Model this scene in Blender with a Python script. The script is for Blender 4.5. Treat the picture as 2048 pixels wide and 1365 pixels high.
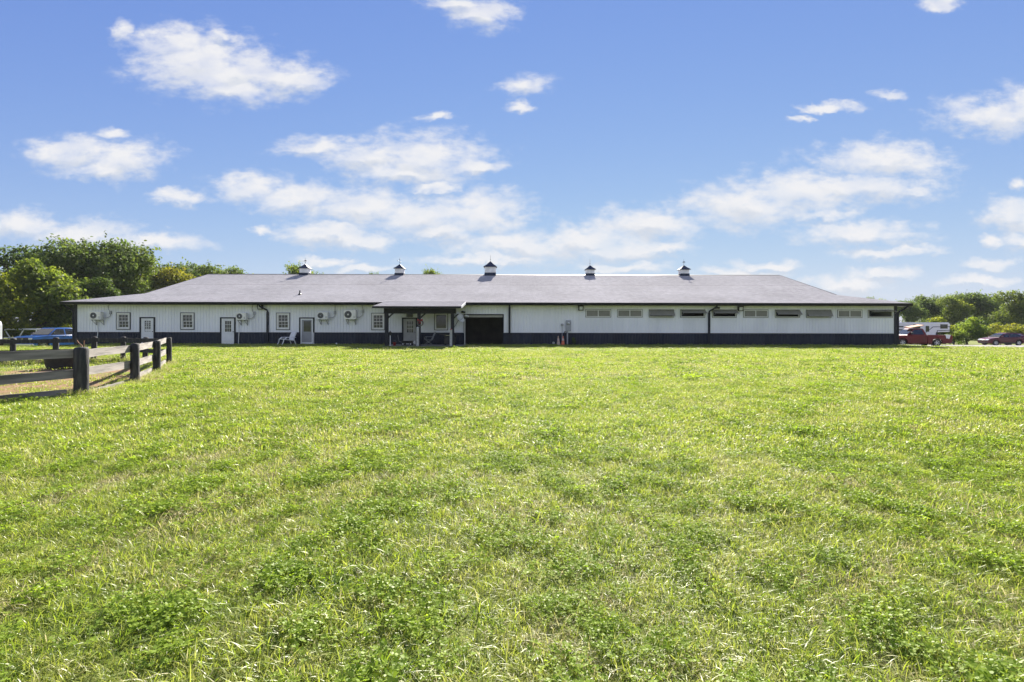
import bpy, bmesh, math, random
import numpy as np
from mathutils import Vector, Matrix, noise as mnoise

for o in list(bpy.data.objects):
    bpy.data.objects.remove(o)
scene = bpy.context.scene
COL = scene.collection
R = math.radians

# ------------------------------------------------------------------ camera
CAMZ = 1.57
cd = bpy.data.cameras.new('camera')
cam = bpy.data.objects.new('camera', cd)
COL.objects.link(cam)
cam.location = (0, 0, CAMZ)
cam.rotation_euler = (Matrix.Rotation(R(90), 3, 'X') @ Matrix.Rotation(R(0.11), 3, 'Z')).to_euler()
cd.sensor_width = 36
cd.lens = 36 * 1000 / 2048
cd.shift_x = 3 / 2048
cd.shift_y = -32.5 / 2048
cd.clip_start = 0.05
cd.clip_end = 6000
scene.camera = cam
scene.render.resolution_x = 1024
scene.render.resolution_y = 682

# ------------------------------------------------------------------ view
vs = scene.view_settings
vs.view_transform = 'Standard'
vs.look = 'None'
vs.gamma = 1
vs.use_curve_mapping = False
vs.exposure = 1.75

# ------------------------------------------------------------------ sun and sky
SUN_EL, SUN_AZ = R(32.3), R(10)          # azimuth measured from +Y towards +X
sd = Vector((math.sin(SUN_AZ) * math.cos(SUN_EL), math.cos(SUN_AZ) * math.cos(SUN_EL), math.sin(SUN_EL)))
sl = bpy.data.lights.new('sun', 'SUN')
sl.energy = 5.0
sl.angle = R(0.53)
sl.color = (1.0, 0.93, 0.83)
so = bpy.data.objects.new('sun', sl)
COL.objects.link(so)
so.rotation_euler = (-sd).to_track_quat('-Z', 'Y').to_euler()
so.location = (30, 120, 80)

CLOUDS = [  # centre and radii of the cloud puffs as directions (right, up) per 1000 of forward
 (340,88,62,26),(395,125,95,42),(465,150,105,38),(560,155,75,28),(470,182,60,18),(615,168,40,14),(243,66,16,14),(440,74,30,9),
 (925,8,55,12),(968,26,50,22),
 (1050,172,34,16),(1042,217,20,9),
 (245,322,62,28),(140,305,70,22),(200,340,55,14),(222,270,22,7),
 (630,298,60,16),(720,318,65,20),(845,315,95,36),(800,345,85,16),(950,335,45,11),
 (500,375,58,20),(595,395,70,22),(720,415,100,30),(850,430,105,32),(965,425,68,32),(890,460,60,16),
 (370,396,46,10),(650,468,75,16),(725,480,48,15),
 (45,455,70,20),(150,470,95,20),(285,487,95,14),
 (1050,492,115,24),(1185,478,100,24),(1295,447,85,26),(1330,502,38,11),(1235,500,90,16),
 (1495,412,100,32),(1600,385,100,34),(1765,318,95,26),(1710,375,130,24),(1830,378,30,9),(1640,430,55,11),
 (1720,465,95,17),(1790,503,75,9),
 (1985,228,78,30),(2060,215,60,30),
 (2035,430,48,22),(2035,475,26,16),(1985,478,20,8),
 (1985,525,40,8),(1960,558,60,8),(1765,545,55,9),(1695,565,65,14),(1535,528,55,8),(1240,535,65,9),(655,522,48,8),(730,540,55,7),(975,520,105,10),(1480,545,70,8),(870,372,40,8),
 (1778,190,25,9),(1885,6,25,9),(1610,237,20,6),(1655,214,45,6),(868,236,26,6),(525,458,18,6),(2030,370,14,12),
]

world = bpy.data.worlds.new('World')
scene.world = world
world.use_nodes = True
wt = world.node_tree
wt.nodes.clear()


def N(t, kind, **kw):
    n = t.nodes.new(kind)
    for k, v in kw.items():
        if k == 'inp':
            for a, b in v.items():
                n.inputs[a].default_value = b
        else:
            setattr(n, k, v)
    return n


def build_cloud_group():
    g = bpy.data.node_groups.new('cloud_field', 'ShaderNodeTree')
    g.interface.new_socket('P', in_out='INPUT', socket_type='NodeSocketVector')
    g.interface.new_socket('D', in_out='OUTPUT', socket_type='NodeSocketFloat')
    gi = g.nodes.new('NodeGroupInput')
    go = g.nodes.new('NodeGroupOutput')
    prev = None
    for (cx, cy, rx, ry) in CLOUDS:
        u, v = (cx - 1021) / 1000, (650 - cy) / 1000
        ix, iy = 1000 / (rx * 1.27), 1000 / (ry * 1.36)
        m = N(g, 'ShaderNodeVectorMath', operation='MULTIPLY_ADD')
        g.links.new(gi.outputs[0], m.inputs[0])
        m.inputs[1].default_value = (ix, iy, 0)
        m.inputs[2].default_value = (-u * ix, -v * iy, 0)
        ln = N(g, 'ShaderNodeVectorMath', operation='LENGTH')
        g.links.new(m.outputs[0], ln.inputs[0])
        if prev is None:
            prev = ln.outputs['Value']
        else:
            mn = N(g, 'ShaderNodeMath', operation='SMOOTH_MIN')
            g.links.new(prev, mn.inputs[0])
            g.links.new(ln.outputs['Value'], mn.inputs[1])
            mn.inputs[2].default_value = 0.25
            prev = mn.outputs[0]
    sub = N(g, 'ShaderNodeMath', operation='SUBTRACT')
    sub.inputs[0].default_value = 1.0
    g.links.new(prev, sub.inputs[1])
    g.links.new(sub.outputs[0], go.inputs[0])
    return g


def build_world():
    t = wt
    L = t.links.new
    out = N(t, 'ShaderNodeOutputWorld')
    bg = N(t, 'ShaderNodeBackground')
    bg.inputs['Strength'].default_value = 0.05
    L(bg.outputs[0], out.inputs['Surface'])
    sky = N(t, 'ShaderNodeTexSky', sky_type='NISHITA', sun_disc=False)
    sky.sun_elevation = SUN_EL
    sky.sun_rotation = SUN_AZ
    sky.air_density = 1.0
    sky.dust_density = 0.0
    sky.ozone_density = 2.5
    sky.altitude = 200
    tc = N(t, 'ShaderNodeTexCoord')
    sep = N(t, 'ShaderNodeSeparateXYZ')
    L(tc.outputs['Generated'], sep.inputs[0])
    ab = N(t, 'ShaderNodeMath', operation='ABSOLUTE')
    L(sep.outputs['Y'], ab.inputs[0])
    mx = N(t, 'ShaderNodeMath', operation='MAXIMUM')
    L(ab.outputs[0], mx.inputs[0])
    mx.inputs[1].default_value = 0.02
    du = N(t, 'ShaderNodeMath', operation='DIVIDE')
    dv = N(t, 'ShaderNodeMath', operation='DIVIDE')
    L(sep.outputs['X'], du.inputs[0]); L(mx.outputs[0], du.inputs[1])
    L(sep.outputs['Z'], dv.inputs[0]); L(mx.outputs[0], dv.inputs[1])
    p = N(t, 'ShaderNodeCombineXYZ')
    L(du.outputs[0], p.inputs['X']); L(dv.outputs[0], p.inputs['Y'])
    # ragged outlines: two scales of domain warping
    def warp(src, scale, amp, detail):
        ms = N(t, 'ShaderNodeVectorMath', operation='MULTIPLY')
        L(src, ms.inputs[0]); ms.inputs[1].default_value = (1.0, 1.7, 1)
        nz = N(t, 'ShaderNodeTexNoise', inp={'Scale': scale, 'Detail': detail, 'Roughness': 0.62})
        L(ms.outputs[0], nz.inputs['Vector'])
        mm = N(t, 'ShaderNodeVectorMath', operation='MULTIPLY_ADD')
        L(nz.outputs['Color'], mm.inputs[0])
        mm.inputs[1].default_value = (amp, amp * 0.62, 0)
        mm.inputs[2].default_value = (-amp * 0.5, -amp * 0.31, 0)
        ad = N(t, 'ShaderNodeVectorMath', operation='ADD')
        L(src, ad.inputs[0]); L(mm.outputs[0], ad.inputs[1])
        return ad.outputs[0]
    pw = warp(p.outputs[0], 9.0, 0.085, 3)
    pw = warp(pw, 34.0, 0.03, 3)
    pw = warp(pw, 120.0, 0.0085, 3)
    grp = build_cloud_group()
    g1 = N(t, 'ShaderNodeGroup', node_tree=grp)
    L(pw, g1.inputs[0])
    off = N(t, 'ShaderNodeVectorMath', operation='ADD')
    L(pw, off.inputs[0]); off.inputs[1].default_value = (0.004, 0.014, 0)
    g2 = N(t, 'ShaderNodeGroup', node_tree=grp)
    L(off.outputs[0], g2.inputs[0])
    fb = N(t, 'ShaderNodeTexNoise', inp={'Scale': 26.0, 'Detail': 7.0, 'Roughness': 0.6})
    ms = N(t, 'ShaderNodeVectorMath', operation='MULTIPLY')
    L(p.outputs[0], ms.inputs[0]); ms.inputs[1].default_value = (0.8, 1.5, 1)
    L(ms.outputs[0], fb.inputs['Vector'])
    fa = N(t, 'ShaderNodeMath', operation='MULTIPLY_ADD')
    L(fb.outputs['Fac'], fa.inputs[0]); fa.inputs[1].default_value = 2.2
    fa.inputs[2].default_value = -1.1
    ds = N(t, 'ShaderNodeMath', operation='ADD')
    L(g1.outputs[0], ds.inputs[0]); L(fa.outputs[0], ds.inputs[1])
    mr = N(t, 'ShaderNodeMapRange', interpolation_type='SMOOTHSTEP')
    L(ds.outputs[0], mr.inputs['Value'])
    mr.inputs['From Min'].default_value = -0.5
    mr.inputs['From Max'].default_value = 0.8
    mr.inputs['To Max'].default_value = 0.97
    # softly modelled whites: a broad noise stands for the billows
    n5 = N(t, 'ShaderNodeTexNoise', inp={'Scale': 15.0, 'Detail': 3.0, 'Roughness': 0.5})
    L(ms.outputs[0], n5.inputs['Vector'])
    sh2 = N(t, 'ShaderNodeMapRange', interpolation_type='SMOOTHSTEP')
    sh = N(t, 'ShaderNodeMath', operation='SUBTRACT')
    L(g2.outputs[0], sh.inputs[0]); L(g1.outputs[0], sh.inputs[1])
    sh3 = N(t, 'ShaderNodeMath', operation='MULTIPLY_ADD')
    L(n5.outputs['Fac'], sh3.inputs[0]); sh3.inputs[1].default_value = 1.1; L(sh.outputs[0], sh3.inputs[2])
    L(sh3.outputs[0], sh2.inputs['Value'])
    sh2.inputs['From Min'].default_value = 0.42
    sh2.inputs['From Max'].default_value = 1.15
    cmx = N(t, 'ShaderNodeMix', data_type='RGBA')
    L(sh2.outputs[0], cmx.inputs['Factor'])
    cmx.inputs['A'].default_value = (5.3, 5.3, 5.4, 1)
    cmx.inputs['B'].default_value = (4.05, 4.3, 4.75, 1)
    # soft shoulder, so the sky near sun and horizon keeps its blue
    sc_ = N(t, 'ShaderNodeSeparateColor')
    L(sky.outputs[0], sc_.inputs[0])
    cc_ = N(t, 'ShaderNodeCombineColor')
    for i, kk in enumerate((0.163, 0.177, 0.39)):
        a = N(t, 'ShaderNodeMath', operation='MULTIPLY'); L(sc_.outputs[i], a.inputs[0]); a.inputs[1].default_value = -kk
        b = N(t, 'ShaderNodeMath', operation='EXPONENT'); L(a.outputs[0], b.inputs[0])
        c = N(t, 'ShaderNodeMath', operation='MULTIPLY_ADD'); L(b.outputs[0], c.inputs[0]); c.inputs[1].default_value = -5.2; c.inputs[2].default_value = 5.2
        L(c.outputs[0], cc_.inputs[i])
    # cumulus added out of view overhead, beside and behind, to lift the shaded wall
    zc = N(t, 'ShaderNodeMath', operation='MAXIMUM'); L(sep.outputs['Z'], zc.inputs[0]); zc.inputs[1].default_value = 0.06
    pl = N(t, 'ShaderNodeVectorMath', operation='DIVIDE')
    cz = N(t, 'ShaderNodeCombineXYZ')
    for i in range(3):
        L(zc.outputs[0], cz.inputs[i])
    L(tc.outputs['Generated'], pl.inputs[0]); L(cz.outputs[0], pl.inputs[1])
    n6 = N(t, 'ShaderNodeTexNoise', inp={'Scale': 1.7, 'Detail': 5.0, 'Roughness': 0.55})
    L(pl.outputs[0], n6.inputs['Vector'])
    cv = N(t, 'ShaderNodeMapRange', interpolation_type='SMOOTHSTEP', inp={'From Min': 0.46, 'From Max': 0.6, 'To Max': 0.93})
    L(n6.outputs['Fac'], cv.inputs['Value'])
    au = N(t, 'ShaderNodeMath', operation='ABSOLUTE'); L(du.outputs[0], au.inputs[0])
    m1 = N(t, 'ShaderNodeMath', operation='MULTIPLY'); L(au.outputs[0], m1.inputs[0]); m1.inputs[1].default_value = 1 / 1.2
    m2 = N(t, 'ShaderNodeMath', operation='MULTIPLY'); L(dv.outputs[0], m2.inputs[0]); m2.inputs[1].default_value = 1 / 0.74
    m3 = N(t, 'ShaderNodeMath', operation='MAXIMUM'); L(m1.outputs[0], m3.inputs[0]); L(m2.outputs[0], m3.inputs[1])
    bk = N(t, 'ShaderNodeMath', operation='LESS_THAN'); L(sep.outputs['Y'], bk.inputs[0]); bk.inputs[1].default_value = 0.0
    m4 = N(t, 'ShaderNodeMath', operation='MULTIPLY_ADD'); L(bk.outputs[0], m4.inputs[0]); m4.inputs[1].default_value = 5.0; L(m3.outputs[0], m4.inputs[2])
    ed = N(t, 'ShaderNodeMapRange', interpolation_type='SMOOTHSTEP', inp={'From Min': 0.98, 'From Max': 1.15})
    L(m4.outputs[0], ed.inputs['Value'])
    oc = N(t, 'ShaderNodeMath', operation='MULTIPLY'); L(cv.outputs[0], oc.inputs[0]); L(ed.outputs[0], oc.inputs[1])
    op = N(t, 'ShaderNodeMapRange', inp={'From Min': 0.3, 'From Max': 0.56, 'To Min': 0.7, 'To Max': 1.0})
    L(n5.outputs['Fac'], op.inputs['Value'])
    mo = N(t, 'ShaderNodeMath', operation='MULTIPLY'); L(mr.outputs[0], mo.inputs[0]); L(op.outputs[0], mo.inputs[1])
    both = N(t, 'ShaderNodeMath', operation='MAXIMUM'); L(mo.outputs[0], both.inputs[0]); L(oc.outputs[0], both.inputs[1])
    fin = N(t, 'ShaderNodeMix', data_type='RGBA')
    L(both.outputs[0], fin.inputs['Factor'])
    L(cc_.outputs[0], fin.inputs['A'])
    L(cmx.outputs['Result'], fin.inputs['B'])
    L(fin.outputs['Result'], bg.inputs['Color'])


build_world()
world.cycles.sampling_method = 'MANUAL'
world.cycles.sample_map_resolution = 256

# ------------------------------------------------------------------ materials
MATS = {}


def mat(name, c, rough=0.6, metal=0.0, c2=None, scale=3.0, bump=0.0, bscale=None, spec=0.5, coat=0.0, stretch=(1, 1, 1), detail=5.0, lo=0.35, hi=0.65):
    if name in MATS:
        return MATS[name]
    m = bpy.data.materials.new(name)
    m.use_nodes = True
    t = m.node_tree
    b = t.nodes['Principled BSDF']
    b.inputs['Roughness'].default_value = rough
    b.inputs['Metallic'].default_value = metal
    b.inputs['Specular IOR Level'].default_value = spec
    b.inputs['Coat Weight'].default_value = coat
    b.inputs['Base Color'].default_value = (*c, 1)
    tc = N(t, 'ShaderNodeTexCoord')
    mp = N(t, 'ShaderNodeMapping')
    mp.inputs['Scale'].default_value = stretch
    t.links.new(tc.outputs['Object'], mp.inputs[0])
    if c2 is None:
        c2 = tuple(x * 0.82 for x in c)
    nz = N(t, 'ShaderNodeTexNoise', inp={'Scale': scale, 'Detail': detail, 'Roughness': 0.6})
    t.links.new(mp.outputs[0], nz.inputs['Vector'])
    mr = N(t, 'ShaderNodeMapRange', inp={'From Min': lo, 'From Max': hi})
    t.links.new(nz.outputs['Fac'], mr.inputs['Value'])
    mx = N(t, 'ShaderNodeMix', data_type='RGBA')
    mx.inputs['A'].default_value = (*c, 1)
    mx.inputs['B'].default_value = (*c2, 1)
    t.links.new(mr.outputs[0], mx.inputs['Factor'])
    t.links.new(mx.outputs['Result'], b.inputs['Base Color'])
    if bump:
        n2 = N(t, 'ShaderNodeTexNoise', inp={'Scale': bscale or scale * 4, 'Detail': 4.0})
        t.links.new(mp.outputs[0], n2.inputs['Vector'])
        bp = N(t, 'ShaderNodeBump', inp={'Strength': bump, 'Distance': 0.02})
        t.links.new(n2.outputs['Fac'], bp.inputs['Height'])
        t.links.new(bp.outputs[0], b.inputs['Normal'])
    MATS[name] = m
    return m


SIDING = mat('siding_white', (0.87, 0.885, 0.93), 0.42, c2=(0.8, 0.82, 0.87), scale=0.9, stretch=(1, 1, 0.25))
NAVY = mat('siding_navy', (0.019, 0.023, 0.041), 0.5, c2=(0.025, 0.03, 0.047), spec=0.25, scale=1.2, stretch=(1, 1, 0.3))
TRIM = mat('trim_navy', (0.014, 0.016, 0.026), 0.5, c2=(0.02, 0.022, 0.032), spec=0.25, scale=3)
FASCIA = mat('fascia_dark', (0.017, 0.017, 0.021), 0.55, spec=0.25)
WHITE = mat('white_paint', (0.8, 0.81, 0.82), 0.45, c2=(0.72, 0.735, 0.75), scale=2.5)
WHITE2 = mat('white_vinyl', (0.78, 0.78, 0.76), 0.4, c2=(0.7, 0.7, 0.68), scale=6)
TAUPE = mat('taupe_panel', (0.25, 0.245, 0.215), 0.5, c2=(0.21, 0.205, 0.18), scale=2)
BEIGE = mat('unit_beige', (0.86, 0.85, 0.79), 0.5, c2=(0.76, 0.75, 0.69), scale=5)
GREYM = mat('grey_metal', (0.3, 0.31, 0.33), 0.4, metal=0.6, c2=(0.2, 0.21, 0.23), scale=6)
METERG = mat('meter_grey', (0.42, 0.43, 0.46), 0.5, c2=(0.34, 0.35, 0.38), scale=5)
DARKM = mat('dark_metal', (0.03, 0.03, 0.033), 0.45, metal=0.3, c2=(0.045, 0.042, 0.04), scale=8)
BLACKR = mat('black_rubber', (0.02, 0.02, 0.021), 0.75, c2=(0.035, 0.033, 0.03), scale=10)
GLASS = mat('window_glass', (0.035, 0.04, 0.04), 0.06, c2=(0.06, 0.065, 0.06), scale=2.5, spec=0.6)
CARGLASS = mat('car_glass', (0.02, 0.024, 0.028), 0.04, c2=(0.028, 0.03, 0.034), scale=1, spec=0.8)
CHROME = mat('chrome', (0.75, 0.75, 0.74), 0.2, metal=1.0, c2=(0.6, 0.6, 0.6), scale=9)
RIM = mat('alloy_rim', (0.62, 0.62, 0.63), 0.35, metal=0.7, c2=(0.5, 0.5, 0.5), scale=9)
TYRE = mat('tyre', (0.018, 0.018, 0.019), 0.85, c2=(0.032, 0.03, 0.028), scale=9)
LAMPG = mat('lamp_glass', (0.7, 0.72, 0.72), 0.15, c2=(0.6, 0.62, 0.63), scale=7)
REDL = mat('tail_lamp', (0.35, 0.015, 0.012), 0.2, c2=(0.25, 0.01, 0.01), scale=8)
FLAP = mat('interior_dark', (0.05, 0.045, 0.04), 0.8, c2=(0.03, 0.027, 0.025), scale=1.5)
WOOD = mat('weathered_board', (0.29, 0.262, 0.242), 0.85, c2=(0.11, 0.102, 0.096), scale=2.2, bump=0.5, bscale=14, stretch=(0.35, 3, 3), lo=0.42, hi=0.68)
POSTM = mat('black_post', (0.026, 0.026, 0.029), 0.85, c2=(0.09, 0.085, 0.08), scale=3.5, bump=0.7, bscale=16, stretch=(3, 3, 0.5), lo=0.5, hi=0.72)
RUST = mat('rusty_iron', (0.22, 0.09, 0.045), 0.8, c2=(0.12, 0.05, 0.03), scale=14)
ORANGE = mat('cone_orange', (0.68, 0.16, 0.07), 0.6, c2=(0.5, 0.13, 0.07), scale=6)
FADED = mat('cone_faded', (0.5, 0.43, 0.35), 0.65, c2=(0.42, 0.25, 0.16), scale=6)
REDP = mat('red_fabric', (0.38, 0.03, 0.035), 0.6)
WREATH = mat('wreath_twig', (0.09, 0.085, 0.08), 0.85, c2=(0.17, 0.165, 0.16), scale=30)
MESHC = mat('chair_mesh', (0.3, 0.31, 0.32), 0.6, c2=(0.24, 0.25, 0.26), scale=20)
BLUEP = mat('blue_car_paint', (0.026, 0.125, 0.44), 0.25, c2=(0.02, 0.105, 0.38), scale=2, coat=0.9)
REDC = mat('red_truck_paint', (0.15, 0.009, 0.011), 0.4, c2=(0.12, 0.008, 0.01), scale=2, coat=0.15, spec=0.3)
WINE = mat('wine_car_paint', (0.085, 0.006, 0.015), 0.3, c2=(0.1, 0.006, 0.016), scale=2, coat=0.3, spec=0.35)
ALU = mat('trailer_white', (0.74, 0.75, 0.78), 0.35, c2=(0.66, 0.67, 0.7), scale=1.5)
CARD = mat('cardboard', (0.5, 0.3, 0.19), 0.8, c2=(0.4, 0.22, 0.13), scale=4)
BARK = mat('bark', (0.085, 0.07, 0.055), 0.9, c2=(0.05, 0.042, 0.034), scale=4, bump=0.6, stretch=(2, 2, 0.4))
SOFFIT = mat('soffit', (0.42, 0.41, 0.37), 0.6)


def vary_panels(m, lo, hi):
    t = m.node_tree
    b = t.nodes['Principled BSDF']
    src = b.inputs['Base Color'].links[0].from_socket
    oi = N(t, 'ShaderNodeObjectInfo')
    mr = N(t, 'ShaderNodeMapRange', inp={'To Min': lo, 'To Max': hi})
    t.links.new(oi.outputs['Random'], mr.inputs['Value'])
    v = N(t, 'ShaderNodeVectorMath', operation='SCALE')
    t.links.new(src, v.inputs[0]); t.links.new(mr.outputs[0], v.inputs['Scale'])
    t.links.new(v.outputs[0], b.inputs['Base Color'])


vary_panels(SIDING, 0.94, 1.04)
vary_panels(NAVY, 0.85, 1.25)


def shingle_material():
    m = bpy.data.materials.new('roof_shingle')
    m.use_nodes = True
    t = m.node_tree
    L = t.links.new
    b = t.nodes['Principled BSDF']
    tc = N(t, 'ShaderNodeTexCoord')
    mp = N(t, 'ShaderNodeMapping')
    L(tc.outputs['Object'], mp.inputs[0])
    br = N(t, 'ShaderNodeTexBrick', offset=0.37, inp={'Scale': 1.0, 'Mortar Size': 0.004, 'Brick Width': 0.31, 'Row Height': 0.152, 'Bias': 0.0})
    br.inputs['Color1'].default_value = (0.36, 0.352, 0.37, 1)
    br.inputs['Color2'].default_value = (0.44, 0.43, 0.45, 1)
    br.inputs['Mortar'].default_value = (0.14, 0.135, 0.15, 1)
    L(mp.outputs[0], br.inputs['Vector'])
    nz = N(t, 'ShaderNodeTexNoise', inp={'Scale': 2.6, 'Detail': 8.0, 'Roughness': 0.7})
    L(mp.outputs[0], nz.inputs['Vector'])
    mr = N(t, 'ShaderNodeMapRange', inp={'From Min': 0.3, 'From Max': 0.7, 'To Min': 0.87, 'To Max': 1.12})
    L(nz.outputs['Fac'], mr.inputs['Value'])
    n3 = N(t, 'ShaderNodeTexNoise', inp={'Scale': 0.22, 'Detail': 3.0})
    L(mp.outputs[0], n3.inputs['Vector'])
    m3 = N(t, 'ShaderNodeMapRange', inp={'From Min': 0.3, 'From Max': 0.7, 'To Min': 0.9, 'To Max': 1.1})
    L(n3.outputs['Fac'], m3.inputs['Value'])
    mu = N(t, 'ShaderNodeMath', operation='MULTIPLY')
    L(mr.outputs[0], mu.inputs[0]); L(m3.outputs[0], mu.inputs[1])
    vm = N(t, 'ShaderNodeVectorMath', operation='SCALE')
    L(br.outputs['Color'], vm.inputs[0]); L(mu.outputs[0], vm.inputs['Scale'])
    L(vm.outputs[0], b.inputs['Base Color'])
    b.inputs['Roughness'].default_value = 1.0
    b.inputs['Specular IOR Level'].default_value = 0.05
    n2 = N(t, 'ShaderNodeTexNoise', inp={'Scale': 60.0, 'Detail': 3.0})
    L(mp.outputs[0], n2.inputs['Vector'])
    bp = N(t, 'ShaderNodeBump', inp={'Strength': 0.35, 'Distance': 0.01})
    L(n2.outputs['Fac'], bp.inputs['Height'])
    L(bp.outputs[0], b.inputs['Normal'])
    return m


SHINGLE = shingle_material()


def foliage_material(name, kind):
    """thin leaves: diffuse + light passing through + a little gloss"""
    m = bpy.data.materials.new(name)
    m.use_nodes = True
    t = m.node_tree
    L = t.links.new
    t.nodes.clear()
    out = N(t, 'ShaderNodeOutputMaterial')
    at = N(t, 'ShaderNodeAttribute', attribute_name='tint')
    oi = N(t, 'ShaderNodeObjectInfo')
    geo = N(t, 'ShaderNodeNewGeometry')
    if kind == 'tree':
        ramp = N(t, 'ShaderNodeValToRGB')
        e = ramp.color_ramp.elements
        e[0].position, e[0].color = 0.0, (0.045, 0.068, 0.02, 1)
        e[1].position, e[1].color = 1.0, (0.23, 0.25, 0.05, 1)
        x = e.new(0.5); x.color = (0.11, 0.15, 0.036, 1)
        L(at.outputs['Fac'], ramp.inputs[0])
        mu = N(t, 'ShaderNodeMix', data_type='RGBA', blend_type='MULTIPLY')
        mu.inputs['Factor'].default_value = 1
        L(ramp.outputs[0], mu.inputs['A']); L(oi.outputs['Color'], mu.inputs['B'])
        col = mu.outputs['Result']
        tw, gl, gr = 0.5, 0.02, 0.5
    else:
        nz = N(t, 'ShaderNodeTexNoise', inp={'Scale': 0.55, 'Detail': 4.0, 'Roughness': 0.65})
        L(geo.outputs['Position'], nz.inputs['Vector'])
        n2 = N(t, 'ShaderNodeTexNoise', inp={'Scale': 3.2, 'Detail': 3.0, 'Roughness': 0.6})
        L(geo.outputs['Position'], n2.inputs['Vector'])
        # patch value = large noise + fine noise + tuft + blade
        a1 = N(t, 'ShaderNodeMath', operation='MULTIPLY_ADD')
        L(nz.outputs['Fac'], a1.inputs[0]); a1.inputs[1].default_value = 0.5; a1.inputs[2].default_value = -0.25
        a2 = N(t, 'ShaderNodeMath', operation='MULTIPLY_ADD')
        L(n2.outputs['Fac'], a2.inputs[0]); a2.inputs[1].default_value = 0.6
        L(a1.outputs[0], a2.inputs[2])
        a3 = N(t, 'ShaderNodeMath', operation='MULTIPLY_ADD')
        L(at.outputs['Fac'], a3.inputs[0]); a3.inputs[1].default_value = 0.42
        L(a2.outputs[0], a3.inputs[2])
        a4 = N(t, 'ShaderNodeMath', operation='MULTIPLY_ADD')
        L(oi.outputs['Random'], a4.inputs[0]); a4.inputs[1].default_value = 0.34
        L(a3.outputs[0], a4.inputs[2])
        ramp = N(t, 'ShaderNodeValToRGB')
        e = ramp.color_ramp.elements
        if kind == 'grass':
            e[0].position, e[0].color = 0.25, (0.08, 0.155, 0.025, 1)
            e[1].position, e[1].color = 1.0, (0.42, 0.39, 0.22, 1)
            x = e.new(0.5); x.color = (0.195, 0.268, 0.04, 1)
            x = e.new(0.72); x.color = (0.28, 0.328, 0.06, 1)
            x = e.new(0.9); x.color = (0.34, 0.35, 0.105, 1)
        elif kind == 'clover':
            e[0].position, e[0].color = 0.3, (0.155, 0.24, 0.034, 1)
            e[1].position, e[1].color = 1.0, (0.28, 0.37, 0.055, 1)
        else:
            e[0].position, e[0].color = 0.3, (0.27, 0.24, 0.1, 1)
            e[1].position, e[1].color = 1.0, (0.4, 0.37, 0.23, 1)
        L(a4.outputs[0], ramp.inputs[0])
        col = ramp.outputs[0]
        tw, gl, gr = 0.5, {'grass': 0.045, 'clover': 0.012, 'straw': 0.02}[kind], 0.42
    d = N(t, 'ShaderNodeBsdfDiffuse')
    tr = N(t, 'ShaderNodeBsdfTranslucent')
    L(col, d.inputs['Color'])
    hs = N(t, 'ShaderNodeHueSaturation', inp={'Saturation': 1.1, 'Value': 1.35})
    L(col, hs.inputs['Color'])
    L(hs.outputs[0], tr.inputs['Color'])
    mx = N(t, 'ShaderNodeMixShader')
    mx.inputs[0].default_value = tw
    L(d.outputs[0], mx.inputs[1]); L(tr.outputs[0], mx.inputs[2])
    g = N(t, 'ShaderNodeBsdfGlossy', inp={'Roughness': gr})
    g.inputs['Color'].default_value = (0.9, 0.9, 0.85, 1)
    m2 = N(t, 'ShaderNodeMixShader')
    m2.inputs[0].default_value = gl
    L(mx.outputs[0], m2.inputs[1]); L(g.outputs[0], m2.inputs[2])
    L(m2.outputs[0], out.inputs['Surface'])
    return m


LEAF = foliage_material('tree_leaf', 'tree')
BLADE = foliage_material('grass_blade', 'grass')
CLOVER = foliage_material('clover_leaf', 'clover')
STRAW = foliage_material('dry_straw', 'straw')


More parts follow.
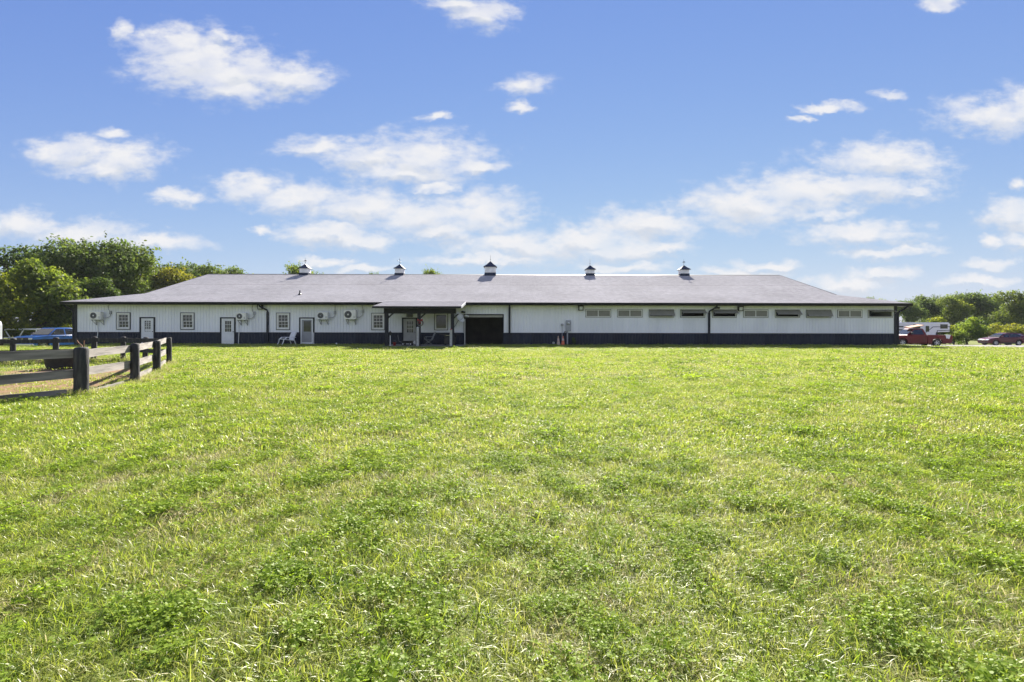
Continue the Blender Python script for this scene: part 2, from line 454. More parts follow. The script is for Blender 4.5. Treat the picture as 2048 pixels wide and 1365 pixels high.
def ground_material():
    m = bpy.data.materials.new('lawn_soil')
    m.use_nodes = True
    t = m.node_tree
    L = t.links.new
    b = t.nodes['Principled BSDF']
    geo = N(t, 'ShaderNodeNewGeometry')
    nz = N(t, 'ShaderNodeTexNoise', inp={'Scale': 0.55, 'Detail': 6.0, 'Roughness': 0.7})
    L(geo.outputs['Position'], nz.inputs['Vector'])
    n2 = N(t, 'ShaderNodeTexNoise', inp={'Scale': 7.0, 'Detail': 6.0, 'Roughness': 0.75})
    L(geo.outputs['Position'], n2.inputs['Vector'])
    ad = N(t, 'ShaderNodeMath', operation='MULTIPLY_ADD')
    L(n2.outputs['Fac'], ad.inputs[0]); ad.inputs[1].default_value = 0.8
    sb = N(t, 'ShaderNodeMath', operation='MULTIPLY_ADD')
    L(nz.outputs['Fac'], sb.inputs[0]); sb.inputs[1].default_value = 0.8; sb.inputs[2].default_value = -0.3
    L(sb.outputs[0], ad.inputs[2])
    ramp = N(t, 'ShaderNodeValToRGB')
    e = ramp.color_ramp.elements
    e[0].position, e[0].color = 0.25, (0.085, 0.105, 0.03, 1)
    e[1].position, e[1].color = 0.85, (0.23, 0.2, 0.085, 1)
    x = e.new(0.55); x.color = (0.15, 0.175, 0.045, 1)
    L(ad.outputs[0], ramp.inputs[0])
    # bare earth inside the paddock (worn by hooves)
    sp = N(t, 'ShaderNodeSeparateXYZ')
    L(geo.outputs['Position'], sp.inputs[0])
    def blob(cx, cy, rx, ry):
        v = N(t, 'ShaderNodeVectorMath', operation='MULTIPLY_ADD')
        L(geo.outputs['Position'], v.inputs[0])
        v.inputs[1].default_value = (1 / rx, 1 / ry, 0)
        v.inputs[2].default_value = (-cx / rx, -cy / ry, 0)
        l = N(t, 'ShaderNodeVectorMath', operation='LENGTH')
        L(v.outputs[0], l.inputs[0])
        return l.outputs['Value']
    l1 = blob(-12.0, 13.2, 2.6, 2.8)
    l2 = blob(-14.6, 16.6, 2.4, 1.5)
    l3 = blob(-10.9, 9.8, 0.9, 1.5)
    mn = N(t, 'ShaderNodeMath', operation='MINIMUM'); L(l1, mn.inputs[0]); L(l2, mn.inputs[1])
    mn2 = N(t, 'ShaderNodeMath', operation='MINIMUM'); L(mn.outputs[0], mn2.inputs[0]); L(l3, mn2.inputs[1])
    n3 = N(t, 'ShaderNodeTexNoise', inp={'Scale': 1.6, 'Detail': 5.0})
    L(geo.outputs['Position'], n3.inputs['Vector'])
    ma = N(t, 'ShaderNodeMath', operation='MULTIPLY_ADD')
    L(n3.outputs['Fac'], ma.inputs[0]); ma.inputs[1].default_value = 1.2; L(mn2.outputs[0], ma.inputs[2])
    mr = N(t, 'ShaderNodeMapRange', inp={'From Min': 1.25, 'From Max': 1.7, 'To Min': 1.0, 'To Max': 0.0})
    L(ma.outputs[0], mr.inputs['Value'])
    earth = N(t, 'ShaderNodeMix', data_type='RGBA')
    earth.inputs['A'].default_value = (0.29, 0.195, 0.11, 1)
    earth.inputs['B'].default_value = (0.17, 0.112, 0.062, 1)
    L(n2.outputs['Fac'], earth.inputs['Factor'])
    mx = N(t, 'ShaderNodeMix', data_type='RGBA')
    L(mr.outputs[0], mx.inputs['Factor'])
    L(ramp.outputs[0], mx.inputs['A']); L(earth.outputs['Result'], mx.inputs['B'])
    L(mx.outputs['Result'], b.inputs['Base Color'])
    b.inputs['Roughness'].default_value = 0.95
    b.inputs['Specular IOR Level'].default_value = 0.1
    bp = N(t, 'ShaderNodeBump', inp={'Strength': 0.9, 'Distance': 0.04})
    L(n2.outputs['Fac'], bp.inputs['Height'])
    L(bp.outputs[0], b.inputs['Normal'])
    return m


GROUND = ground_material()
GRAVEL = mat('pale_gravel', (0.25, 0.235, 0.225), 0.95, c2=(0.17, 0.16, 0.15), scale=5, bump=0.5, bscale=30)

# ------------------------------------------------------------------ mesh helpers


class MB:
    def __init__(self):
        self.v, self.f = [], []

    def add(self, vs, fs):
        n = len(self.v)
        self.v += [tuple(p) for p in vs]
        self.f += [tuple(i + n for i in q) for q in fs]
        return self

    def box(self, x0, x1, y0, y1, z0, z1):
        return self.add([(x0, y0, z0), (x1, y0, z0), (x1, y1, z0), (x0, y1, z0), (x0, y0, z1), (x1, y0, z1), (x1, y1, z1), (x0, y1, z1)],
                        [(0, 3, 2, 1), (4, 5, 6, 7), (0, 1, 5, 4), (1, 2, 6, 5), (2, 3, 7, 6), (3, 0, 4, 7)])

    def tube(self, pts, rad, n=8, cap=True):
        pts = [Vector(p) for p in pts]
        if not isinstance(rad, (list, tuple)):
            rad = [rad] * len(pts)
        rings = []
        prev = None
        for i, p in enumerate(pts):
            if i == 0:
                d = pts[1] - p
            elif i == len(pts) - 1:
                d = p - pts[i - 1]
            else:
                d = (pts[i + 1] - pts[i - 1])
            d.normalize()
            a = prev if prev is not None else (Vector((0, 0, 1)) if abs(d.z) < 0.9 else Vector((1, 0, 0)))
            u = (a - d * a.dot(d)).normalized()
            w = d.cross(u)
            prev = u
            rings.append([p + (u * math.cos(2 * math.pi * k / n) + w * math.sin(2 * math.pi * k / n)) * rad[i] for k in range(n)])
        vs = [q for r in rings for q in r]
        fs = []
        for i in range(len(rings) - 1):
            for k in range(n):
                a, b = i * n + k, i * n + (k + 1) % n
                fs.append((a, b, b + n, a + n))
        if cap:
            fs.append(tuple(range(n - 1, -1, -1)))
            fs.append(tuple((len(rings) - 1) * n + k for k in range(n)))
        return self.add(vs, fs)

    def lathe(self, prof, c, axis='z', n=20):
        """prof: list of (radius, height)"""
        vs, fs = [], []
        for (r, h) in prof:
            for k in range(n):
                a = 2 * math.pi * k / n
                p = (r * math.cos(a), r * math.sin(a), h)
                if axis == 'y':
                    p = (p[0], p[2], p[1])
                elif axis == 'x':
                    p = (p[2], p[0], p[1])
                vs.append((p[0] + c[0], p[1] + c[1], p[2] + c[2]))
        for i in range(len(prof) - 1):
            for k in range(n):
                a, b = i * n + k, i * n + (k + 1) % n
                fs.append((a, b, b + n, a + n))
        return self.add(vs, fs)

    def prism_y(self, poly, y0, y1):
        """polygon in x,z extruded along y"""
        n = len(poly)
        vs = [(x, y0, z) for x, z in poly] + [(x, y1, z) for x, z in poly]
        fs = [tuple(range(n)), tuple(range(2 * n - 1, n - 1, -1))]
        for i in range(n):
            j = (i + 1) % n
            fs.append((j, i, i + n, j + n))
        return self.add(vs, fs)

    def prism_x(self, poly, x0, x1):
        n = len(poly)
        vs = [(x0, y, z) for y, z in poly] + [(x1, y, z) for y, z in poly]
        fs = [tuple(range(n)), tuple(range(2 * n - 1, n - 1, -1))]
        for i in range(n):
            j = (i + 1) % n
            fs.append((j, i, i + n, j + n))
        return self.add(vs, fs)

    def mesh(self, name, m, smooth=False, fix=True):
        me = bpy.data.meshes.new(name)
        me.from_pydata(self.v, [], self.f)
        if fix:
            bm = bmesh.new()
            bm.from_mesh(me)
            bmesh.ops.recalc_face_normals(bm, faces=bm.faces)
            bm.to_mesh(me)
            bm.free()
        if smooth:
            me.polygons.foreach_set('use_smooth', [True] * len(me.polygons))
        if m:
            me.materials.append(m)
        return me

    def build(self, name, m, parent=None, smooth=False, loc=None, bevel=0, fix=True):
        o = bpy.data.objects.new(name, self.mesh(name, m, smooth, fix))
        COL.objects.link(o)
        if parent is not None:
            o.parent = parent
        if loc is not None:
            o.location = loc
        if bevel:
            md = o.modifiers.new('bevel', 'BEVEL')
            md.width = bevel
            md.segments = 2
            md.limit_method = 'ANGLE'
            md.angle_limit = R(35)
        return o


def smooth_auto(o, deg=40):
    me = o.data
    me.polygons.foreach_set('use_smooth', [True] * len(me.polygons))
    try:
        me.set_sharp_from_angle(angle=R(deg))
    except Exception:
        pass


def tag(o, label, cat, group=None, kind=None):
    if label:
        o['label'] = label
    if cat:
        o['category'] = cat
    if group:
        o['group'] = group
    if kind:
        o['kind'] = kind
    return o


def thing(name, label, cat, loc=(0, 0, 0), rz=0, group=None):
    o = bpy.data.objects.new(name, None)
    o.empty_display_size = 0.3
    COL.objects.link(o)
    o.location = loc
    o.rotation_euler = (0, 0, rz)
    return tag(o, label, cat, group)


def linked(name, me, parent, loc=(0, 0, 0), rot=None, scale=None):
    o = bpy.data.objects.new(name, me)
    COL.objects.link(o)
    o.parent = parent
    o.location = loc
    if rot is not None:
        o.rotation_euler = rot
    if scale is not None:
        o.scale = scale
    return o


def copy_tree(o, parent=None):
    c = o.copy()
    COL.objects.link(c)
    c.parent = parent
    for ch in list(o.children):
        copy_tree(ch, c)
    return c


# ------------------------------------------------------------------ terrain


def sst(a, b, x):
    t = np.clip((x - a) / (b - a), 0, 1)
    return t * t * (3 - 2 * t)


def terrain(x, y):
    x = np.asarray(x, float); y = np.asarray(y, float)
    right = sst(29, 37, x) * -0.034 * np.clip(y - 36, 0, 45)
    left = sst(-30.5, -35, x) * -0.052 * np.clip(y - 33.5, 0, 18)
    bump = 0.025 * np.sin(x * 0.45 + 1.3) * np.sin(y * 0.38 + 0.4) + 0.012 * np.sin(x * 1.3 + y * 0.9)
    bump = bump * sst(39, 35, y) * sst(0.5, 4, np.abs(y))
    return right + left + bump


def tz(x, y):
    return float(terrain(x, y))


def axis(vals):
    return np.array(sorted(set(np.round(vals, 3))))


xs = axis(np.concatenate([np.arange(-46, 46.1, 0.75), np.arange(46, 110, 4), -np.arange(46, 110, 4), np.array([130, 180, 260, 400, 700, 1200, 2500.]), -np.array([130, 180, 260, 400, 700, 1200, 2500.])]))
ys = axis(np.concatenate([np.arange(-4, 70, 0.75), np.arange(70, 120, 4), np.array([130, 160, 220, 320, 500, 900, 1500, 2500.]), -np.array([6, 10, 20, 40, 80, 160, 400, 1000, 2500.])]))
gx, gy = np.meshgrid(xs, ys)
gz = terrain(gx, gy)
nx, ny = len(xs), len(ys)
verts = np.stack([gx.ravel(), gy.ravel(), gz.ravel()], 1)
idx = np.arange(nx * ny).reshape(ny, nx)
quads = np.stack([idx[:-1, :-1].ravel(), idx[:-1, 1:].ravel(), idx[1:, 1:].ravel(), idx[1:, :-1].ravel()], 1)


def np_mesh(name, verts, faces, m=None, smooth=False):
    me = bpy.data.meshes.new(name)
    k = faces.shape[1]
    me.vertices.add(len(verts))
    me.vertices.foreach_set('co', np.asarray(verts, np.float32).ravel())
    me.loops.add(len(faces) * k)
    me.loops.foreach_set('vertex_index', faces.astype(np.int32).ravel())
    me.polygons.add(len(faces))
    me.polygons.foreach_set('loop_start', np.arange(0, len(faces) * k, k, dtype=np.int32))
    me.update(calc_edges=True)
    if smooth:
        me.polygons.foreach_set('use_smooth', np.ones(len(faces), bool))
    if m:
        me.materials.append(m)
    return me


ground = bpy.data.objects.new('ground', np_mesh('ground', verts, quads, GROUND, True))
COL.objects.link(ground)
tag(ground, 'wide mown lawn running up to the long barn', None, kind='structure')


def sheet(name, pts_left, pts_right, dz, m, label):
    """strip between two polylines, draped on the terrain"""
    mb = MB()
    n = 14
    vs, fs = [], []
    for (a, b) in zip(pts_left, pts_right):
        for k in range(n + 1):
            t = k / n
            x, y = a[0] + (b[0] - a[0]) * t, a[1] + (b[1] - a[1]) * t
            vs.append((x, y, tz(x, y) + dz))
    for i in range(len(pts_left) - 1):
        for k in range(n):
            a = i * (n + 1) + k
            fs.append((a, a + 1, a + n + 2, a + n + 1))
    mb.add(vs, fs)
    o = mb.build(name, m, smooth=True)
    tag(o, label, None, kind='structure')
    return o


ysd = [36.9, 38.5, 40.2, 42, 45, 48, 52, 56, 60, 64, 68, 71]
sheet('gravel_drive', [(31.2 + 0.25 * math.sin(y), y) for y in ysd], [(110, y + 3 + 0.4 * math.sin(y * 2)) for y in ysd], 0.012, GRAVEL, 'pale gravel drive beside the right end of the barn')

# ------------------------------------------------------------------ barn
WY = 39.2


def wx(px):
    return (px - 1021) / 25.5


def wz(py):
    return CAMZ - (py - 650) / 25.5


BX0, BX1 = wx(150), wx(1793)
EX0, EX1 = -34.75, 31.0
EY = 38.6
GX0, GX1 = -31.05, 27.65
BY = 42.5
RY = 51.4
BACK = 2 * RY - WY
EZ, BZ, RZ = 3.29, 4.17, 6.71
WT = 3.09
barn = thing('barn', 'long low white metal barn with navy base and grey shingled roof', 'barn', (0, 0, 0))

openings = []          # (x0, x1, z0, z1) holes in the front wall
WIN = [(235, 260.5), (363, 388.5), (554, 579.5), (744, 769), (870, 895)]
for a, b in WIN:
    openings.append((wx(a) + 0.05, wx(b) - 0.05, wz(660) + 0.04, wz(628) - 0.04))
DOORS = [(282, 309), (442.5, 470), (600.5, 627.5), (806, 833)]
for a, b in DOORS:
    openings.append((wx(a) + 0.03, wx(b) - 0.03, -0.05, wz(637.6)))
GAR = (wx(929), wx(1006), -0.05, wz(630))
openings.append(GAR)
VENTS = [(1171.5, 1221, 0), (1235, 1284, 0), (1298.5, 1347, 36), (1361, 1409, 64), (1424.5, 1472, 62), (1487, 1535, 0), (1550, 1598, 52), (1612.5, 1661, 30), (1675, 1723, 0), (1736, 1784, 78)]
VZ0, VZ1 = 2.2, 2.76
for a, b, _ in VENTS:
    openings.append((wx(a) + 0.04, wx(b) - 0.04, VZ0 + 0.04, VZ1 - 0.04))

# wall: the framing sheet behind the siding (ends and back complete the shell)
mb = MB()
mb.box(BX0, BX0 + 0.12, WY + 0.14, BACK, 0, WT)
mb.box(BX1 - 0.12, BX1, WY + 0.14, BACK, 0, WT)
mb.box(BX0, BX1, BACK, BACK + 0.12, 0, WT)
for gxx in (GX0 + 0.35, GX1 - 0.45):
    mb.prism_x([(BY, WT), (2 * RY - BY, WT), (2 * RY - BY, BZ - 0.1), (RY, RZ - 0.12), (BY, BZ - 0.1)], gxx, gxx + 0.1)
wall = mb.build('wall', SIDING, barn)
RIBS = 0.2286


def ribbed(mb, x0, x1, z0, z1, y=WY, xref=None, h=0.03):
    """profiled metal sheet: a raised rib every 229 mm"""
    xref = x0 if xref is None else xref
    pts = [(x0, 0)]
    k = math.ceil((x0 - xref) / RIBS - 0.5)
    while True:
        c = xref + (k + 0.5) * RIBS
        if c - 0.035 >= x1:
            break
        for dx, dy in ((-0.034, 0), (-0.018, -h), (0.018, -h), (0.034, 0)):
            if x0 < c + dx < x1:
                pts.append((c + dx, dy))
        k += 1
    pts.append((x1, 0))
    n = len(pts)
    vs = [(px, y + dy, z0) for px, dy in pts] + [(px, y + dy, z1) for px, dy in pts]
    mb.add(vs, [(i, i + 1, i + 1 + n, i + n) for i in range(n - 1)])


def siding(name, z0, z1, m, yoff=0.0):
    PW = 4 * RIBS
    shared = {}
    x = BX0 + 0.12
    while x < BX1 - 0.13:
        xe = min(x + PW, BX1 - 0.12)
        cuts = [(a, b, c, d) for a, b, c, d in openings if a < xe - 1e-4 and b > x + 1e-4 and c < z1 and d > z0]
        if not cuts:
            key = round(xe - x, 4)
            if key not in shared:
                mb = MB()
                ribbed(mb, 0, xe - x, z0, z1, y=0)
                shared[key] = mb.mesh(name, m, fix=False)
            linked(name, shared[key], wall, (x, WY + yoff, 0))
        else:
            br = sorted({x, xe} | {v for a, b, _, _ in cuts for v in (a, b) if x < v < xe})
            mb = MB()
            for a, b in zip(br[:-1], br[1:]):
                mid = (a + b) / 2
                zs = [(z0, z1)]
                for (ca, cb, c, d) in cuts:
                    if ca < mid < cb:
                        nz = []
                        for (p, q) in zs:
                            if c > p:
                                nz.append((p, min(c, q)))
                            if d < q:
                                nz.append((max(d, p), q))
                        zs = [z for z in nz if z[1] - z[0] > 0.002]
                for (p, q) in zs:
                    ribbed(mb, a, b, p, q, y=WY + yoff, xref=x)
            if mb.f:
                mb.build(name, m, wall, fix=False)
        x = xe


siding('siding_panel', 0.93, WT, SIDING)
siding('wainscot_panel', 0.0, 0.925, NAVY, -0.004)
# cut the ledge around doors
mb = MB()
edges = sorted([(a, b) for a, b, c, d in openings if c < 0])
x = BX0 + 0.16
for a, b in edges + [(BX1 - 0.16, 0)]:
    mb.box(x, a - 0.12, WY - 0.04, WY - 0.027, 0.9, 0.945)
    x = b + 0.12
mb.build('wainscot_ledge', TRIM, wall)
for x0 in (BX0, BX1 - 0.2):
    MB().box(x0 - 0.02, x0 + 0.22, WY - 0.05, WY + 0.14, -0.35, WT).build('corner_trim', TRIM, barn)
MB().box(BX0 + 0.02, BX1 - 0.02, WY + 0.02, WY + 0.12, -0.9, -0.002).build('foundation', mat('foundation_dark', (0.05, 0.05, 0.052), 0.9), barn)
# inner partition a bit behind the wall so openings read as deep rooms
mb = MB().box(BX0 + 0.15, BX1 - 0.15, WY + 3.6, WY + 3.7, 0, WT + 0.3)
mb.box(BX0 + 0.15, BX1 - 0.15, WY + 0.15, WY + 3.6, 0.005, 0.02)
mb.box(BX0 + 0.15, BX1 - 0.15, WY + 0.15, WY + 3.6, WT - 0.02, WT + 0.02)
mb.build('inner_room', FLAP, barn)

# roof: stepped shingle courses
roofmb = MB()


def slope(p0, p1, q0, q1, n, t=0.012):
    """courses between lower edge p0-p1 and upper edge q0-q1"""
    p0, p1, q0, q1 = map(Vector, (p0, p1, q0, q1))
    for i in range(n):
        a, b = i / n, (i + 1) / n
        l0, l1 = p0.lerp(q0, a), p1.lerp(q1, a)
        u0, u1 = p0.lerp(q0, b), p1.lerp(q1, b)
        up = Vector((0, 0, t))
        roofmb.add([l0, l1, l0 + up, l1 + up, u0, u1], [(0, 1, 3, 2), (2, 3, 5, 4)])


slope((EX0, EY, EZ), (EX1, EY, EZ), (GX0, BY, BZ), (GX1, BY, BZ), 26)
slope((GX0, BY, BZ), (GX1, BY, BZ), (GX0, RY, RZ), (GX1, RY, RZ), 60)
EYB, BYB = 2 * RY - EY, 2 * RY - BY
slope((EX1, EYB, EZ), (EX0, EYB, EZ), (GX1, BYB, BZ), (GX0, BYB, BZ), 8)
slope((GX1, BYB, BZ), (GX0, BYB, BZ), (GX1, RY, RZ), (GX0, RY, RZ), 8)
slope((EX0, EYB, EZ), (EX0, EY, EZ), (GX0, BYB, BZ), (GX0, BY, BZ), 26)
slope((EX1, EY, EZ), (EX1, EYB, EZ), (GX1, BY, BZ), (GX1, BYB, BZ), 26)
roof = roofmb.build('roof', SHINGLE, barn, fix=False)
mb = MB()
mb.prism_x([(RY - 0.2, RZ - 0.04), (RY, RZ + 0.035), (RY + 0.2, RZ - 0.04), (RY, RZ + 0.01)], GX0, GX1)
mb.build('ridge_cap', FASCIA, roof)
for s in (0, 1):
    gxx = GX0 - 0.03 if s == 0 else GX1
    MB().prism_x([(BY - 0.05, BZ - 0.12), (RY, RZ - 0.12), (RY, RZ + 0.02), (BY - 0.05, BZ + 0.02)], gxx, gxx + 0.03).build('rake_trim', FASCIA, roof)
# eave fascia, gutter and soffit (porch interrupts the front gutter)
PX0, PX1 = -9.69, -3.47
mb = MB()
mb.prism_x([(EY - 0.11, EZ - 0.06), (EY - 0.11, EZ - 0.02), (EY, EZ - 0.015), (EY + 0.04, EZ - 0.22), (EY - 0.07, EZ - 0.22)], EX0, PX0 - 0.6)
mb.prism_x([(EY - 0.11, EZ - 0.06), (EY - 0.11, EZ - 0.02), (EY, EZ - 0.015), (EY + 0.04, EZ - 0.22), (EY - 0.07, EZ - 0.22)], PX1 + 0.02, EX1)
mb.build('gutter', FASCIA, barn)
mb = MB()
mb.box(EX0, EX1, EY + 0.045, WY - 0.03, EZ - 0.21, EZ - 0.19)
mb.box(EX0, BX0 - 0.03, WY - 0.02, EYB, EZ - 0.21, EZ - 0.19)
mb.box(BX1 + 0.03, EX1, WY - 0.02, EYB, EZ - 0.21, EZ - 0.19)
mb.build('soffit', SOFFIT, barn)
MB().box(EX0 - 0.02, EX0 + 0.02, EY - 0.02, EYB, EZ - 0.2, EZ - 0.01).build('end_fascia', FASCIA, barn)
MB().box(EX1 - 0.02, EX1 + 0.02, EY - 0.02, EYB, EZ - 0.2, EZ - 0.01).build('end_fascia', FASCIA, barn)

# downspouts


def downspout(px, elbow):
    x = wx(px)
    mb = MB()
    w = 0.055
    if elbow:
        mb.tube([(x - elbow * 0.42 if abs(elbow) == 1 else x, EY - 0.02, EZ - 0.2), (x - elbow * 0.38 if abs(elbow) == 1 else x, EY + 0.02, EZ - 0.33), (x - elbow * 0.03, WY - 0.12, EZ - 0.62), (x, WY - 0.1, EZ - 0.78)], 0.062, 6)
        top = EZ - 0.74
    else:
        mb.tube([(x, EY, EZ - 0.2), (x, WY - 0.1, EZ - 0.34)], 0.062, 6)
        top = EZ - 0.33
    mb.box(x - 0.075, x + 0.075, WY - 0.155, WY - 0.045, 0.16, top)
    mb.tube([(x, WY - 0.1, 0.2), (x, WY - 0.14, 0.1), (x, WY - 0.34, 0.05)], 0.06, 6)
    mb.build('downspout', TRIM, barn)


downspout(536.5, 1)
downspout(1019, 0)
downspout(1417, -1)
for xc, s in ((BX0 - 0.12, -1), (BX1 + 0.12, 1)):
    MB().tube([(xc + s * 0.5, EY + 0.3, EZ - 0.22), (xc + s * 0.46, WY - 0.05, EZ - 0.42), (xc + s * 0.1, WY, EZ - 0.62), (xc, WY, EZ - 0.75), (xc, WY, 0.1)], 0.065, 8).build('downspout', TRIM, barn)

# windows


def window(a, b, pattern):
    x0, x1, z0, z1 = wx(a), wx(b), wz(660), wz(628)
    y = WY - 0.03
    def ring(mb, x0, x1, z0, z1, w, ya, yb):
        mb.box(x0, x1, ya, yb, z1 - w, z1)
        mb.box(x0, x1, ya, yb, z0, z0 + w)
        mb.box(x0, x0 + w, ya, yb, z0 + w, z1 - w)
        mb.box(x1 - w, x1, ya, yb, z0 + w, z1 - w)
        return mb
    w = ring(MB(), x0, x1, z0, z1, 0.1, y - 0.03, y + 0.09).build('window', WHITE2, barn)
    ring(MB(), x0 - 0.05, x1 + 0.05, z0 - 0.05, z1 + 0.05, 0.052, y - 0.02, y + 0.04).build('window_trim', TRIM, w)
    zm = (z0 + z1) / 2
    if pattern:
        ring(MB(), x0 + 0.101, x1 - 0.101, zm - 0.025, z1 - 0.101, 0.045, y - 0.012, y + 0.03).build('upper_sash', WHITE2, w)
        ring(MB(), x0 + 0.101, x1 - 0.101, z0 + 0.101, zm + 0.02, 0.045, y + 0.032, y + 0.06).build('lower_sash', WHITE2, w)
        m = MB()
        for k, (za, zb, yy) in enumerate(((zm + 0.02, z1 - 0.146, y + 0.0), (z0 + 0.146, zm - 0.025, y + 0.04))):
            iw = x1 - x0 - 0.292
            for i in (1, 2):
                xc = x0 + 0.146 + iw * i / 3
                m.box(xc - 0.011, xc + 0.011, yy, yy + 0.014, za, zb)
            zc = (za + zb) / 2
            m.box(x0 + 0.146, x1 - 0.146, yy - 0.001, yy + 0.015, zc - 0.011, zc + 0.011)
        m.build('muntin', WHITE2, w)
        MB().box(x0 + 0.14, x1 - 0.14, y + 0.016, y + 0.024, zm, z1 - 0.14).build('pane', GLASS, w)
        MB().box(x0 + 0.14, x1 - 0.14, y + 0.056, y + 0.062, z0 + 0.14, zm).build('pane', GLASS, w)
    else:
        MB().box(x0 + 0.095, x1 - 0.095, y + 0.03, y + 0.045, z0 + 0.095, z1 - 0.095).build('pane', GLASS, w)


for i, (a, b) in enumerate(WIN):
    window(a, b, i != 4)


def door(a, b, style):
    x0, x1, z1 = wx(a), wx(b), wz(637.6)
    y = WY - 0.035
    mb = MB()
    mb.box(x0 - 0.07, x0 + 0.04, y - 0.015, y + 0.1, 0, z1 + 0.06)
    mb.box(x1 - 0.04, x1 + 0.07, y - 0.015, y + 0.1, 0, z1 + 0.06)
    mb.box(x0 + 0.04, x1 - 0.04, y - 0.015, y + 0.1, z1 - 0.03, z1 + 0.06)
    xa, xb = x0 + 0.045, x1 - 0.045
    W = xb - xa
    if style == 'storm':
        d = MB()
        d.box(xa, xa + 0.09, y - 0.005, y + 0.03, 0.04, z1 - 0.035)
        d.box(xb - 0.09, xb, y - 0.005, y + 0.03, 0.04, z1 - 0.035)
        d.box(xa + 0.09, xb - 0.09, y - 0.005, y + 0.03, z1 - 0.13, z1 - 0.035)
        d.box(xa + 0.09, xb - 0.09, y - 0.005, y + 0.03, 0.04, 0.16)
        dr = d.build('door', WHITE, barn)
        MB().box(xa + 0.085, xb - 0.085, y + 0.012, y + 0.022, 0.15, z1 - 0.12).build('screen', mat('door_screen', (0.3, 0.31, 0.34), 0.35, c2=(0.26, 0.27, 0.3), scale=4), dr)
        MB().box(xa + 0.24, xb - 0.16, y + 0.005, y + 0.0105, 1.0, z1 - 0.22).build('pane', GLASS, dr)
    else:
        pz0, pz1 = 0.98, z1 - 0.23
        pxa, pxb = xa + W * 0.27, xb - W * 0.24
        if style == 'porch':
            pxa, pxb = xa + W * 0.28, xb - W * 0.22
            pz0 = 0.95
        d = MB()
        d.box(xa, pxa, y + 0.01, y + 0.055, 0.02, z1 - 0.035)
        d.box(pxb, xb, y + 0.01, y + 0.055, 0.02, z1 - 0.035)
        d.box(pxa, pxb, y + 0.01, y + 0.055, pz1, z1 - 0.035)
        d.box(pxa, pxb, y + 0.01, y + 0.055, 0.02, pz0)
        dr = d.build('door', WHITE if style != 'porch' else mat('door_porch_shade', (0.42, 0.42, 0.4), 0.5), barn)  # porch door: white greyed down, the porch shade is put into its colour
        MB().box(pxa, pxb, y + 0.034, y + 0.042, pz0, pz1).build('pane', GLASS, dr)
        m = MB()
        for i in (1, 2):
            xc = pxa + (pxb - pxa) * i / 3
            m.box(xc - 0.012, xc + 0.012, y + 0.016, y + 0.03, pz0, pz1)
            zc = pz0 + (pz1 - pz0) * i / 3
            m.box(pxa, pxb, y + 0.015, y + 0.031, zc - 0.012, zc + 0.012)
        if style == 'curtain':
            m.build('muntin', WHITE, dr)
            lace = MB()
            rng = random.Random(3)
            for i in range(3):
                for j in range(3):
                    cx = pxa + (pxb - pxa) * (i + 0.5) / 3
                    cz = pz0 + (pz1 - pz0) * (j + 0.5) / 3
                    for q in range(5):
                        lace.box(cx - 0.06 + 0.024 * q, cx - 0.045 + 0.024 * q, y + 0.0335, y + 0.0338 + 0.0003 * q, cz - rng.uniform(0.0, 0.09), cz + rng.uniform(0.0, 0.09))
            lace.build('lace_curtain', WHITE2, dr)['kind'] = 'stuff'
            MB().box(pxa + 0.02, pxb - 0.02, y + 0.0325, y + 0.0333, pz0 + 0.02, pz0 + 0.2).build('curtain_hem', WHITE2, dr)
        else:
            m.build('muntin', WHITE, dr)
        MB().lathe([(0.001, -0.075), (0.03, -0.07), (0.034, -0.05), (0.018, -0.03), (0.03, 0.0)], (xb - 0.06, y + 0.01, 0.98), 'y', 10).build('handle', DARKM, dr, True)
        kick = MB().box(xa + 0.03, xb - 0.03, y + 0.004, y + 0.0095, 0.06, 0.3)
        kick.build('kick_plate', WHITE2, dr)
    mb.build('door_frame', TRIM, dr)
    MB().box(x0 - 0.02, x1 + 0.02, y - 0.06, y + 0.09, -0.02, 0.018).build('threshold', GREYM, dr)


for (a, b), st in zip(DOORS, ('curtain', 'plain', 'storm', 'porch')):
    door(a, b, st)

